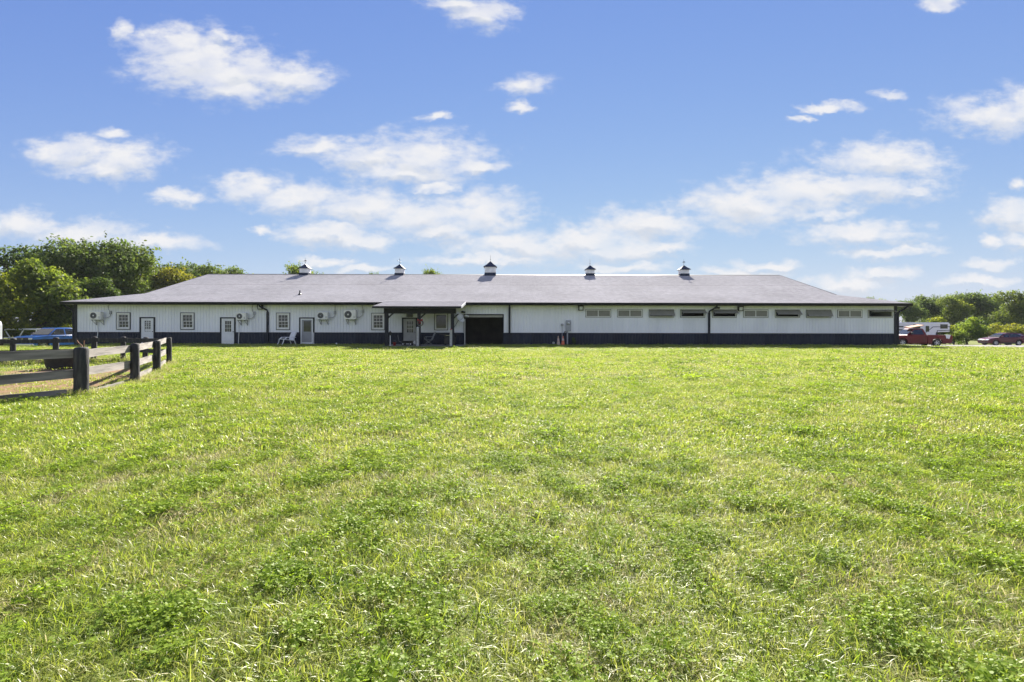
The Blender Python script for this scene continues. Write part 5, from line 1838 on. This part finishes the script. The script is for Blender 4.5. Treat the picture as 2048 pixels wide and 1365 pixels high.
def leaf_mesh(name, pos, nrm, size, tint, asp=0.62):
    """diamond leaves: 4 vertices each"""
    rng = np.random.default_rng(len(pos))
    n = len(pos)
    nrm = nrm / np.linalg.norm(nrm, axis=1, keepdims=True)
    a = rng.normal(size=(n, 3))
    u = np.cross(nrm, a)
    u /= np.linalg.norm(u, axis=1, keepdims=True)
    v = np.cross(nrm, u)
    s = size[:, None]
    p0 = pos - u * s
    p1 = pos + v * s * asp + nrm * s * 0.18
    p2 = pos + u * s
    p3 = pos - v * s * asp + nrm * s * 0.18
    verts = np.stack([p0, p1, p2, p3], 1).reshape(-1, 3)
    me = np_mesh(name, verts, np.arange(4 * n).reshape(n, 4), LEAF)
    at = me.attributes.new('tint', 'FLOAT', 'POINT')
    at.data.foreach_set('value', np.repeat(tint, 4).astype(np.float32))
    return me


def tree_variant(seed, H, Rr, low, nl, leaf, nlobe, squash=0.8):
    """returns trunk mesh and crown mesh for a tree of height H, crown radius Rr"""
    rng = np.random.default_rng(seed)
    zc = (H + low) / 2
    hz = (H - low) / 2
    lobes = []
    for i in range(nlobe):
        for _ in range(30):
            d = rng.normal(size=3); d /= np.linalg.norm(d)
            k = rng.uniform(0.25, 0.8) if i > 2 else rng.uniform(0, 0.3)
            c = np.array([d[0] * Rr * k, d[1] * Rr * k, zc + d[2] * hz * k])
            if all(np.linalg.norm((c - l[0]) / np.array([1, 1, 0.8])) > 0.22 * Rr for l in lobes):
                break
        r = Rr * rng.uniform(0.2, 0.42)
        # keep inside the crown envelope
        c[2] = min(c[2], H - r * squash)
        lobes.append((c, r, rng.uniform(-0.16, 0.16)))
    w = np.array([l[1] ** 2 for l in lobes]); w /= w.sum()
    pick = rng.choice(len(lobes), nl, p=w)
    C = np.array([l[0] for l in lobes])[pick]
    RR = np.array([l[1] for l in lobes])[pick]
    TT = np.array([l[2] for l in lobes])[pick]
    # branchlets: leaves gathered in little sprays inside each lobe
    nspray = max(40, nl // 60)
    sd = rng.normal(size=(nspray, 3)); sd /= np.linalg.norm(sd, axis=1, keepdims=True)
    sr = rng.uniform(0.4, 1.05, nspray) ** 0.7 * np.where(rng.uniform(0, 1, nspray) < 0.25, 1.38, 1.0)
    sp = rng.integers(0, nspray, nl)
    d = sd[sp]
    rad = sr[sp]
    # sprays differ per lobe
    rot = (pick * 2.399) % (2 * np.pi)
    cs, sn = np.cos(rot), np.sin(rot)
    d = np.stack([d[:, 0] * cs - d[:, 1] * sn, d[:, 0] * sn + d[:, 1] * cs, d[:, 2]], 1)
    jit = rng.normal(size=(nl, 3)) * 0.12
    pos = C + (d * rad[:, None] + jit) * RR[:, None] * np.array([1, 1, squash])
    nrm = d * 0.5 + rng.normal(size=(nl, 3)) * 0.6 + np.array([0, 0, 0.45])
    size = leaf * rng.uniform(0.6, 1.35, nl)
    tint = np.clip(0.45 + TT + rng.normal(size=nl) * 0.17 + 0.12 * d[:, 2], 0, 1)
    crown = leaf_mesh('crown', pos, nrm, size, tint)
    rp = random.Random(seed)
    mb = MB()
    tr = 0.02 * H + 0.06
    top = zc + hz * 0.3
    pts = [(0, 0, -0.3), (rp.uniform(-.1, .1), rp.uniform(-.1, .1), low * 0.8), (rp.uniform(-.3, .3), rp.uniform(-.3, .3), zc), (rp.uniform(-.4, .4), rp.uniform(-.4, .4), top)]
    mb.tube(pts, [tr * 1.25, tr, tr * 0.6, tr * 0.2], 8)
    for (c, r, _) in lobes:
        zb = max(low * 0.7, min(c[2] - r * 0.8, zc)) * rp.uniform(0.75, 1.0)
        mid = (c[0] * 0.45, c[1] * 0.45, zb + (c[2] - zb) * 0.55)
        mb.tube([(0, 0, zb), mid, tuple(c), tuple(c + np.array([rp.uniform(-.5, .5), rp.uniform(-.5, .5), 0.6]) * r)], [tr * 0.42, tr * 0.3, tr * 0.17, tr * 0.05], 5, cap=False)
    trunk = mb.mesh('trunk', BARK, True)
    return trunk, crown


VAR = [
    tree_variant(1, 12, 4.6, 2.2, 13000, 0.15, 16),
    tree_variant(2, 12, 4.2, 1.6, 13000, 0.15, 17),
    tree_variant(3, 12, 5.2, 3.0, 12000, 0.16, 15),
    tree_variant(4, 9, 3.6, 0.7, 13000, 0.15, 18),
    tree_variant(5, 4, 2.6, 0.15, 9000, 0.1, 15, 0.75),
    tree_variant(6, 3.2, 2.4, 0.1, 8000, 0.09, 13, 0.7),
]
VH = []
for _t, _c in VAR:
    _co = np.empty(len(_c.vertices) * 3, np.float32)
    _c.vertices.foreach_get('co', _co)
    VH.append(float(np.percentile(_co[2::3], 99.7)))


def tree(name, label, cat, px, top_py, Z, var, width=1.0, color=(1, 1, 1, 1), group=None, rz=None):
    x = (px - 1021) / 1000 * Z
    zg = tz(x, Z)
    ztop = CAMZ + (650 - top_py) / 1000 * Z
    s = (ztop - zg) / VH[var]
    t = thing(name, label, cat, (x, Z, zg), (px * 1.7 + Z) if rz is None else rz, group)
    t.scale = (s * width, s * width, s)
    linked('trunk' if 'shrub' not in name else 'stem', VAR[var][0], t)
    c = linked('crown' if 'shrub' not in name else 'foliage', VAR[var][1], t)
    c.color = color
    return t


G1, G2, G3 = (0.85, 0.9, 0.9, 1), (0.62, 0.7, 0.7, 1), (1.08, 1.1, 0.85, 1)
YEL = (1.45, 1.3, 0.7, 1)
LT = 'trees at the left of the barn'
RT = 'trees beyond the gravel drive'
BT = 'treetops behind the barn ridge'
tree('broadleaf_tree', 'yellowing tree cut by the left edge of the picture', 'tree', 0, 552, 53, 3, 0.85, YEL, LT)
tree('broadleaf_tree', 'light green bushy tree standing behind the blue pickup', 'tree', 75, 527, 57, 3, 1.0, G3, LT)
tree('broadleaf_tree', 'dark tall tree behind the light green bushy tree', 'tree', 45, 498, 72, 1, 1.05, G2, LT)
tree('broadleaf_tree', 'tallest rounded tree above the left end of the barn', 'tree', 158, 482, 70, 0, 1.0, G1, LT)
tree('broadleaf_tree', 'broad tall tree just right of the tallest one', 'tree', 222, 486, 74, 2, 0.95, G1, LT)
tree('broadleaf_tree', 'dark tree filling the gap left of the tallest tree', 'tree', 105, 505, 80, 1, 1.1, G2, LT)
tree('broadleaf_tree', 'olive tree sloping down towards the barn roof', 'tree', 268, 514, 78, 1, 1.0, G3, LT)
tree('broadleaf_tree', 'low olive brown tree over the barn roof bend', 'tree', 308, 535, 84, 2, 1.0, (1.45, 1.15, 0.85, 1), LT)
tree('broadleaf_tree', 'dark green tree over the left roof slope', 'tree', 350, 534, 92, 0, 1.0, G2, LT)
tree('broadleaf_tree', 'green tree peeking beside the left ridge end', 'tree', 392, 531, 98, 2, 0.95, G1, LT)
tree('broadleaf_tree', 'dense low tree in shade behind the barn corner', 'tree', 180, 560, 62, 3, 1.2, G2, LT)
tree('broadleaf_tree', 'small tree in shade between truck and barn', 'tree', 128, 600, 60, 3, 1.5, G1, LT)
tree('broadleaf_tree', 'rounded treetop behind the ridge between left end and first cupola', 'tree', 480, 538, 104, 1, 0.95, G3, BT)
tree('broadleaf_tree', 'small treetop left behind the first cupola', 'tree', 602, 533, 110, 2, 0.62, G3, BT)
tree('broadleaf_tree', 'treetop tips just right of the first cupola', 'tree', 640, 548, 112, 0, 0.75, G3, BT)
tree('broadleaf_tree', 'tiny treetop left of the second cupola', 'tree', 748, 547, 112, 1, 0.5, G3, BT)
tree('broadleaf_tree', 'small treetop midway between second and third cupola', 'tree', 860, 540, 112, 2, 0.42, G3, BT)
H1, H2, H3 = (0.95, 1.0, 1.15, 1), (1.3, 1.25, 1.05, 1), (0.75, 0.85, 1.05, 1)
for px, py, Z, v, w, c, lb in (
    (1742, 594, 118, 1, 0.55, H2, 'pale treetop rising behind the right roof end'),
    (1768, 598, 116, 0, 0.6, H2, 'second pale treetop just right of the roof slope'),
    (1815, 601, 114, 2, 0.95, H1, 'tree directly above the right barn corner'),
    (1862, 590, 120, 0, 1.15, H1, 'rounded tree above the horse trailer roof'),
    (1905, 592, 112, 1, 1.1, H2, 'tree above the tailgate of the red pickup'),
    (1950, 584, 116, 2, 1.1, H1, 'tall tree between the pickup and the car'),
    (1990, 590, 122, 0, 1.1, H3, 'dark tree above the car bonnet'),
    (2032, 581, 104, 1, 1.15, H2, 'large sunlit tree above the car at right'),
    (2085, 588, 110, 0, 1.1, H1, 'tree cut by the right edge of the picture'),
    (1885, 612, 135, 2, 1.5, H3, 'dark tree deep behind the horse trailer'),
    (1965, 612, 135, 1, 1.5, H3, 'dark tree deep behind the rounded shrub'),
    (2045, 612, 135, 0, 1.5, H3, 'dark tree deep behind the car'),
):
    tree('broadleaf_tree', lb, 'tree', px, py, Z, v, w, c, RT)
SH = 'shrubs along the gravel drive'
for px, py, Z, v, w, c, lb in (
    (1862, 634, 78, 4, 1.1, (1.5, 1.4, 1.0, 1), 'yellow green shrub showing over the horse trailer'),
    (1935, 634, 80, 4, 0.95, (1.35, 1.45, 1.0, 1), 'rounded light green shrub between pickup and car'),
    (1908, 656, 74, 5, 0.85, (1.5, 1.5, 1.1, 1), 'low pale shrub right behind the pickup tailgate'),
    (1985, 645, 82, 4, 0.9, (1.2, 1.15, 0.85, 1), 'olive shrub behind the car bonnet'),
    (2020, 647, 78, 5, 1.3, (1.6, 1.3, 0.8, 1), 'yellowish shrub behind the car roof'),
    (2070, 644, 80, 4, 1.0, (1.3, 1.3, 0.9, 1), 'green shrub at the right picture edge'),
    (1820, 650, 84, 5, 1.2, (1.2, 1.25, 1.0, 1), 'green shrub behind the horse trailer body'),
):
    tree('shrub', lb, 'shrub', px, py, Z, v, w, c, SH)
for px, py, Z, v, w, c, lb in (
    (30, 645, 60, 5, 1.0, (1.0, 1.0, 0.9, 1), 'dark shrub behind the white pipe rail at left'),
    (95, 632, 60, 4, 1.0, (1.3, 1.2, 0.8, 1), 'sunlit shrub just above the blue pickup cab'),
    (145, 640, 58, 4, 0.8, (1.5, 1.4, 0.8, 1), 'bright shrub beside the barn corner'),
):
    tree('shrub', lb, 'shrub', px, py, Z, v, w, c, 'shrubs behind the blue pickup')
tree('weed_shrub', 'dark green weed growing beside the meter conduit', 'weed', 1147, 675, 38.7, 5, 0.35, (0.5, 0.6, 0.6, 1))

# ------------------------------------------------------------------ grass


def blades_mesh(name, seed, n, radius, h0, h1, width, m, lean=0.55, seg=2):
    rng = np.random.default_rng(seed)
    r = radius * np.sqrt(rng.uniform(0, 1, n))
    a = rng.uniform(0, 2 * np.pi, n)
    base = np.stack([r * np.cos(a), r * np.sin(a), np.full(n, -0.01)], 1)
    h = rng.uniform(h0, h1, n)
    th = rng.uniform(0, 2 * np.pi, n)
    ln = rng.uniform(0.15, lean, n) + (rng.uniform(0, 1, n) < 0.3) * 0.55
    d = np.stack([np.cos(th), np.sin(th), np.zeros(n)], 1)
    ts = th + rng.normal(0, .7, n)
    side = np.stack([-np.sin(ts), np.cos(ts), np.zeros(n)], 1)
    w = width * rng.uniform(0.55, 1.3, n)
    up = np.array([0, 0, 1.0])
    def at_(t):
        return base + d * (h * ln * t ** 1.7)[:, None] + up * (h * (t - 0.42 * np.minimum(ln, 1.35) * t * t))[:, None]
    s = side * w[:, None] * 0.5
    p1, p2, p3 = at_(0.42), at_(0.76), at_(1.0)
    verts = np.stack([base - s * .75, base + s * .75, p1 + s, p1 - s, p2 + s * .7, p2 - s * .7, p3], 1).reshape(-1, 3)
    k = np.arange(n) * 7
    f = np.concatenate([np.stack([k, k + 1, k + 2], 1), np.stack([k, k + 2, k + 3], 1), np.stack([k + 3, k + 2, k + 4], 1), np.stack([k + 3, k + 4, k + 5], 1), np.stack([k + 5, k + 4, k + 6], 1)])
    me = np_mesh(name, verts, f, m)
    at = me.attributes.new('tint', 'FLOAT', 'POINT')
    at.data.foreach_set('value', np.repeat(np.clip(rng.normal(0.5, 0.27, n), 0, 1), 7).astype(np.float32))
    return me


def clover_mesh(name, seed, n, radius, leaf, h0, h1):
    rng = np.random.default_rng(seed)
    vs, fs, tn = [], [], []
    for i in range(n):
        r = radius * math.sqrt(rng.uniform())
        a = rng.uniform(0, 6.28)
        h = rng.uniform(h0, h1)
        c = np.array([r * math.cos(a), r * math.sin(a), h])
        tilt = rng.normal(0, 0.3, 2)
        b = len(vs)
        t0 = rng.uniform(0, 6.28)
        for q in range(3):
            an = t0 + q * 2.094 + rng.normal(0, .1)
            l = leaf * rng.uniform(0.75, 1.2)
            dx, dy = math.cos(an), math.sin(an)
            px_, py_ = -dy, dx
            b = len(vs)
            for (u, v) in ((0.05, 0), (0.6, 0.5), (1.05, 0.32), (1.05, -0.32), (0.6, -0.5)):
                x, y = l * (dx * u + px_ * v), l * (dy * u + py_ * v)
                vs.append(c + np.array([x, y, x * tilt[0] + y * tilt[1] + (0.25 * l * u)]))
            fs += [(b, b + 1, b + 4), (b + 1, b + 2, b + 3), (b + 1, b + 3, b + 4)]
            tn += [float(np.clip(rng.normal(0.5, .25), 0, 1))] * 5
    me = np_mesh(name, np.array(vs), np.array(fs), CLOVER)
    at = me.attributes.new('tint', 'FLOAT', 'POINT')
    at.data.foreach_set('value', np.array(tn, np.float32))
    return me


def source_collection(name, meshes):
    c = bpy.data.collections.new(name)
    for i, me in enumerate(meshes):
        o = bpy.data.objects.new('%s_%02d' % (name, i), me)
        c.objects.link(o)
    return c


def scatter(name, coll, pts, idx, scl, rot, label):
    me = bpy.data.meshes.new(name)
    me.vertices.add(len(pts))
    me.vertices.foreach_set('co', pts.astype(np.float32).ravel())
    a = me.attributes.new('pick', 'INT', 'POINT'); a.data.foreach_set('value', idx.astype(np.int32))
    a = me.attributes.new('scl', 'FLOAT_VECTOR', 'POINT'); a.data.foreach_set('vector', scl.astype(np.float32).ravel())
    a = me.attributes.new('rot', 'FLOAT_VECTOR', 'POINT'); a.data.foreach_set('vector', rot.astype(np.float32).ravel())
    o = bpy.data.objects.new(name, me)
    COL.objects.link(o)
    g = bpy.data.node_groups.new(name + '_nodes', 'GeometryNodeTree')
    g.interface.new_socket('Geometry', in_out='INPUT', socket_type='NodeSocketGeometry')
    g.interface.new_socket('Geometry', in_out='OUTPUT', socket_type='NodeSocketGeometry')
    gi, go = g.nodes.new('NodeGroupInput'), g.nodes.new('NodeGroupOutput')
    ci = g.nodes.new('GeometryNodeCollectionInfo')
    ci.inputs['Collection'].default_value = coll
    ci.inputs['Separate Children'].default_value = True
    ci.inputs['Reset Children'].default_value = True
    ip = g.nodes.new('GeometryNodeInstanceOnPoints')
    def na(nm, dt):
        n = g.nodes.new('GeometryNodeInputNamedAttribute')
        n.data_type = dt
        n.inputs['Name'].default_value = nm
        return n.outputs['Attribute']
    g.links.new(gi.outputs[0], ip.inputs['Points'])
    g.links.new(ci.outputs[0], ip.inputs['Instance'])
    ip.inputs['Pick Instance'].default_value = True
    g.links.new(na('pick', 'INT'), ip.inputs['Instance Index'])
    er = g.nodes.new('FunctionNodeEulerToRotation')
    g.links.new(na('rot', 'FLOAT_VECTOR'), er.inputs[0])
    g.links.new(er.outputs[0], ip.inputs['Rotation'])
    g.links.new(na('scl', 'FLOAT_VECTOR'), ip.inputs['Scale'])
    g.links.new(ip.outputs[0], go.inputs[0])
    md = o.modifiers.new('scatter', 'NODES')
    md.node_group = g
    tag(o, label, 'grass', kind='stuff')
    return o


NR = np.random.default_rng(77)
# value noise for patchiness of clover / straw / bare spots
_g = NR.uniform(0, 1, (64, 64))


def vnoise(x, y, s):
    x, y = x / s, y / s
    xi, yi = np.floor(x).astype(int), np.floor(y).astype(int)
    fx, fy = x - xi, y - yi
    fx, fy = fx * fx * (3 - 2 * fx), fy * fy * (3 - 2 * fy)
    G = lambda a, b: _g[a % 64, b % 64]
    return (G(xi, yi) * (1 - fx) + G(xi + 1, yi) * fx) * (1 - fy) + (G(xi, yi + 1) * (1 - fx) + G(xi + 1, yi + 1) * fx) * fy


def field(y0, y1, dens, margin=1.6, k=1.08):
    """random points on the lawn between two distances"""
    area = (y1 - y0) * (k * (y0 + y1) + 2 * margin)
    n = int(area * dens * 1.0)
    w1 = k * y1 + margin
    m = int(n * 2.4) + 10
    y = NR.uniform(y0, y1, m)
    x = NR.uniform(-w1, w1, m)
    keep = np.abs(x) < k * y + margin
    x, y = x[keep][:n], y[keep][:n]
    return x, y


def in_paddock(x, y):
    """inside the fenced, grazed ground"""
    P = np.array([(p[0], p[1]) for p in POSTS])
    inside = np.zeros(len(x), bool)
    j = len(P) - 1
    for i in range(len(P)):
        xi, yi, xj, yj = P[i, 0], P[i, 1], P[j, 0], P[j, 1]
        c = ((yi > y) != (yj > y)) & (x < (xj - xi) * (y - yi) / (yj - yi + 1e-9) + xi)
        inside ^= c
        j = i
    return inside


src = []
for i in range(4):
    src.append(blades_mesh('n%d' % i, 10 + i, 46, 0.09, 0.035, 0.085, 0.004, BLADE, 1.3))
for i in range(2):
    src.append(clover_mesh('c%d' % i, 30 + i, 34, 0.1, 0.0115, 0.03, 0.065))
for i in range(2):
    src.append(blades_mesh('s%d' % i, 40 + i, 26, 0.1, 0.03, 0.08, 0.004, STRAW, 1.3))
for i in range(2):
    src.append(blades_mesh('l%d' % i, 50 + i, 12, 0.06, 0.07, 0.12, 0.0055, BLADE, 1.2))
NEAR = source_collection('near_tuft', src)
src = []
for i in range(4):
    src.append(blades_mesh('m%d' % i, 60 + i, 60, 0.18, 0.035, 0.09, 0.0075, BLADE, 1.2))
for i in range(2):
    src.append(clover_mesh('mc%d' % i, 70 + i, 46, 0.18, 0.016, 0.03, 0.065))
for i in range(2):
    src.append(blades_mesh('ms%d' % i, 80 + i, 36, 0.18, 0.03, 0.08, 0.007, STRAW, 1.3))
for i in range(2):
    src.append(blades_mesh('ml%d' % i, 90 + i, 14, 0.1, 0.07, 0.12, 0.009, BLADE, 1.1))
MID = source_collection('mid_tuft', src)
src = []
for i in range(4):
    src.append(blades_mesh('f%d' % i, 100 + i, 80, 0.42, 0.03, 0.06, 0.015, BLADE, 1.0))
for i in range(2):
    src.append(clover_mesh('fc%d' % i, 110 + i, 40, 0.36, 0.035, 0.03, 0.07))
for i in range(2):
    src.append(blades_mesh('fs%d' % i, 120 + i, 50, 0.4, 0.03, 0.07, 0.013, STRAW, 1.2))
for i in range(2):
    src.append(blades_mesh('fl%d' % i, 130 + i, 20, 0.25, 0.05, 0.08, 0.016, BLADE, 0.9))
FAR = source_collection('far_tuft', src)


def lawn(name, coll, x, y, label, cl=0.36):
    n = len(x)
    clover = vnoise(x + 3, y + 7, 0.17) * 0.6 + vnoise(x, y, 0.6) * 0.4
    straw = vnoise(x + 31, y + 11, 0.22) * 0.6 + vnoise(x + 9, y + 40, 0.8) * 0.4
    u = NR.uniform(0, 1, n)
    pick = NR.integers(0, 4, n)
    pick = np.where((clover > 0.52) & (u < cl), 4 + NR.integers(0, 2, n), pick)
    pick = np.where((straw > 0.6) & (u < 0.3), 6 + NR.integers(0, 2, n), pick)
    u2 = NR.uniform(0, 1, n)
    pick = np.where(u2 < 0.03, 8 + NR.integers(0, 2, n), pick)
    pick = np.where((u2 > 0.985), 6 + NR.integers(0, 2, n), pick)
    # two faint wheel tracks where the sward is thin and bleached
    for off_ in (0.0, -1.55):
        dx_ = np.abs(x - off_ - (-2.4 + (y - 4.6) * 0.29) - 0.12 * np.sin(y * 0.9))
        pick = np.where((dx_ < 0.17) & (NR.uniform(0, 1, n) < 0.42) & (y < 26), 6 + NR.integers(0, 2, n), pick)
    s = NR.uniform(0.75, 1.3, n) * (0.8 + 0.5 * vnoise(x + 17, y + 3, 0.8))
    scl = np.stack([s * NR.uniform(.9, 1.15, n), s * NR.uniform(.9, 1.15, n), s * NR.uniform(0.75, 1.25, n) * np.where(y > 29, 0.6, 1.0)], 1)
    rot = np.stack([NR.normal(0, .1, n), NR.normal(0, .1, n), NR.uniform(0, 6.28, n)], 1)
    pts = np.stack([x, y, terrain(x, y)], 1)
    return scatter(name, coll, pts, pick, scl, rot, label)


def keep_lawn(x, y):
    pad = in_paddock(x, y)
    bare = (((x + 10.75) / 0.75) ** 2 + ((y - 9.8) / 1.6) ** 2 < 1.0) | (((x + 12.0) / 2.5) ** 2 + ((y - 13.2) / 2.7) ** 2 < 1.0) | (((x + 14.6) / 2.4) ** 2 + ((y - 16.6) / 1.5) ** 2 < 1)
    u = NR.uniform(0, 1, len(x))
    k = ~(bare & (u < 0.92)) & ~(pad & (u < 0.55))
    k &= ~((x > -9.6) & (x < -3.4) & (y > 35.5))
    k &= y < WY - 0.02
    k &= ~((x > 31.0) & (y > 36.9))
    return k


x, y = field(1.5, 6.0, 330)
k = keep_lawn(x, y); lawn('grass', NEAR, x[k], y[k], 'mown mixed grass and clover in the foreground')
x, y = field(6.0, 14.0, 105)
k = keep_lawn(x, y); lawn('grass', MID, x[k], y[k], 'mown grass of the middle lawn', 0.24)
x, y = field(14.0, 39.1, 20)
k = keep_lawn(x, y); lawn('grass', FAR, x[k], y[k], 'mown grass stretching to the barn wall', 0.14)
x = NR.uniform(30.5, 31.4, 60); y = NR.uniform(37, 40, 60)
x2 = NR.uniform(-60, -34.5, 9000); y2 = NR.uniform(39, 58, 9000)
lawn('grass', FAR, np.concatenate([x, x2]), np.concatenate([y, y2]), 'grass strip beyond the barn ends')

# taller unmown grass along the fence and the wall foot
src = []
for i in range(3):
    src.append(blades_mesh('t%d' % i, 200 + i, 30, 0.1, 0.14, 0.34, 0.008, BLADE, 0.8))
for i in range(2):
    src.append(blades_mesh('ts%d' % i, 210 + i, 24, 0.1, 0.16, 0.4, 0.006, STRAW, 0.9))
TALL = source_collection('tall_tuft', src)
px_, py_, sc_ = [], [], []
for i in range(0, 4):
    a, b = POSTS[i], POSTS[i + 1]
    for k in range(150):
        t_ = NR.uniform()
        px_.append(a[0] + (b[0] - a[0]) * t_ + NR.normal(0.12, 0.2)); py_.append(a[1] + (b[1] - a[1]) * t_ + NR.normal(0, 0.15)); sc_.append(NR.uniform(0.22, 0.6) * (0.5 if i == 0 else 1))
for p in POSTS[1:5]:
    for k in range(26):
        an = NR.uniform(0, 6.28)
        px_.append(p[0] + math.cos(an) * NR.uniform(.12, .35)); py_.append(p[1] + math.sin(an) * NR.uniform(.12, .35)); sc_.append(NR.uniform(0.4, 0.9))
for i in range(4, 11):
    a, b = POSTS[i], POSTS[i + 1]
    for k in range(60):
        t_ = NR.uniform()
        px_.append(a[0] + (b[0] - a[0]) * t_ + NR.normal(0, 0.25)); py_.append(a[1] + (b[1] - a[1]) * t_ + NR.normal(-0.1, 0.3)); sc_.append(NR.uniform(0.5, 1.2))
for k in range(650):
    xx = NR.uniform(BX0, BX1)
    if any(a - 0.1 < xx < b + 0.1 for a, b, c, d in openings if c < 0) or -9.6 < xx < -3.4:
        continue
    px_.append(xx); py_.append(WY - 0.12 - abs(NR.normal(0, .12))); sc_.append(NR.uniform(0.2, 0.72))
x, y, s = np.array(px_), np.array(py_), np.array(sc_)
n = len(x)
scatter('grass', TALL, np.stack([x, y, terrain(x, y)], 1), np.where(NR.uniform(0, 1, n) < 0.72, NR.integers(0, 3, n), NR.integers(3, 5, n)), np.stack([s, s, s], 1),
        np.stack([NR.normal(0, .12, n), NR.normal(0, .12, n), NR.uniform(0, 6.28, n)], 1), 'taller unmown grass along the fence and barn foot')

# ------------------------------------------------------------------ thin summer haze
hz = MB().box(-190, 190, -30, 175, -4.5, 16.5).build('haze', None)
hm = bpy.data.materials.new('haze_air')
hm.use_nodes = True
hm.node_tree.nodes.clear()
ho = N(hm.node_tree, 'ShaderNodeOutputMaterial')
pv = N(hm.node_tree, 'ShaderNodeVolumePrincipled')
pv.inputs['Density'].default_value = 0.00013
pv.inputs['Color'].default_value = (0.85, 0.92, 1.0, 1)
hm.node_tree.links.new(pv.outputs[0], ho.inputs['Volume'])
hz.data.materials.append(hm)
tag(hz, 'thin summer haze over the whole field', None, kind='stuff')
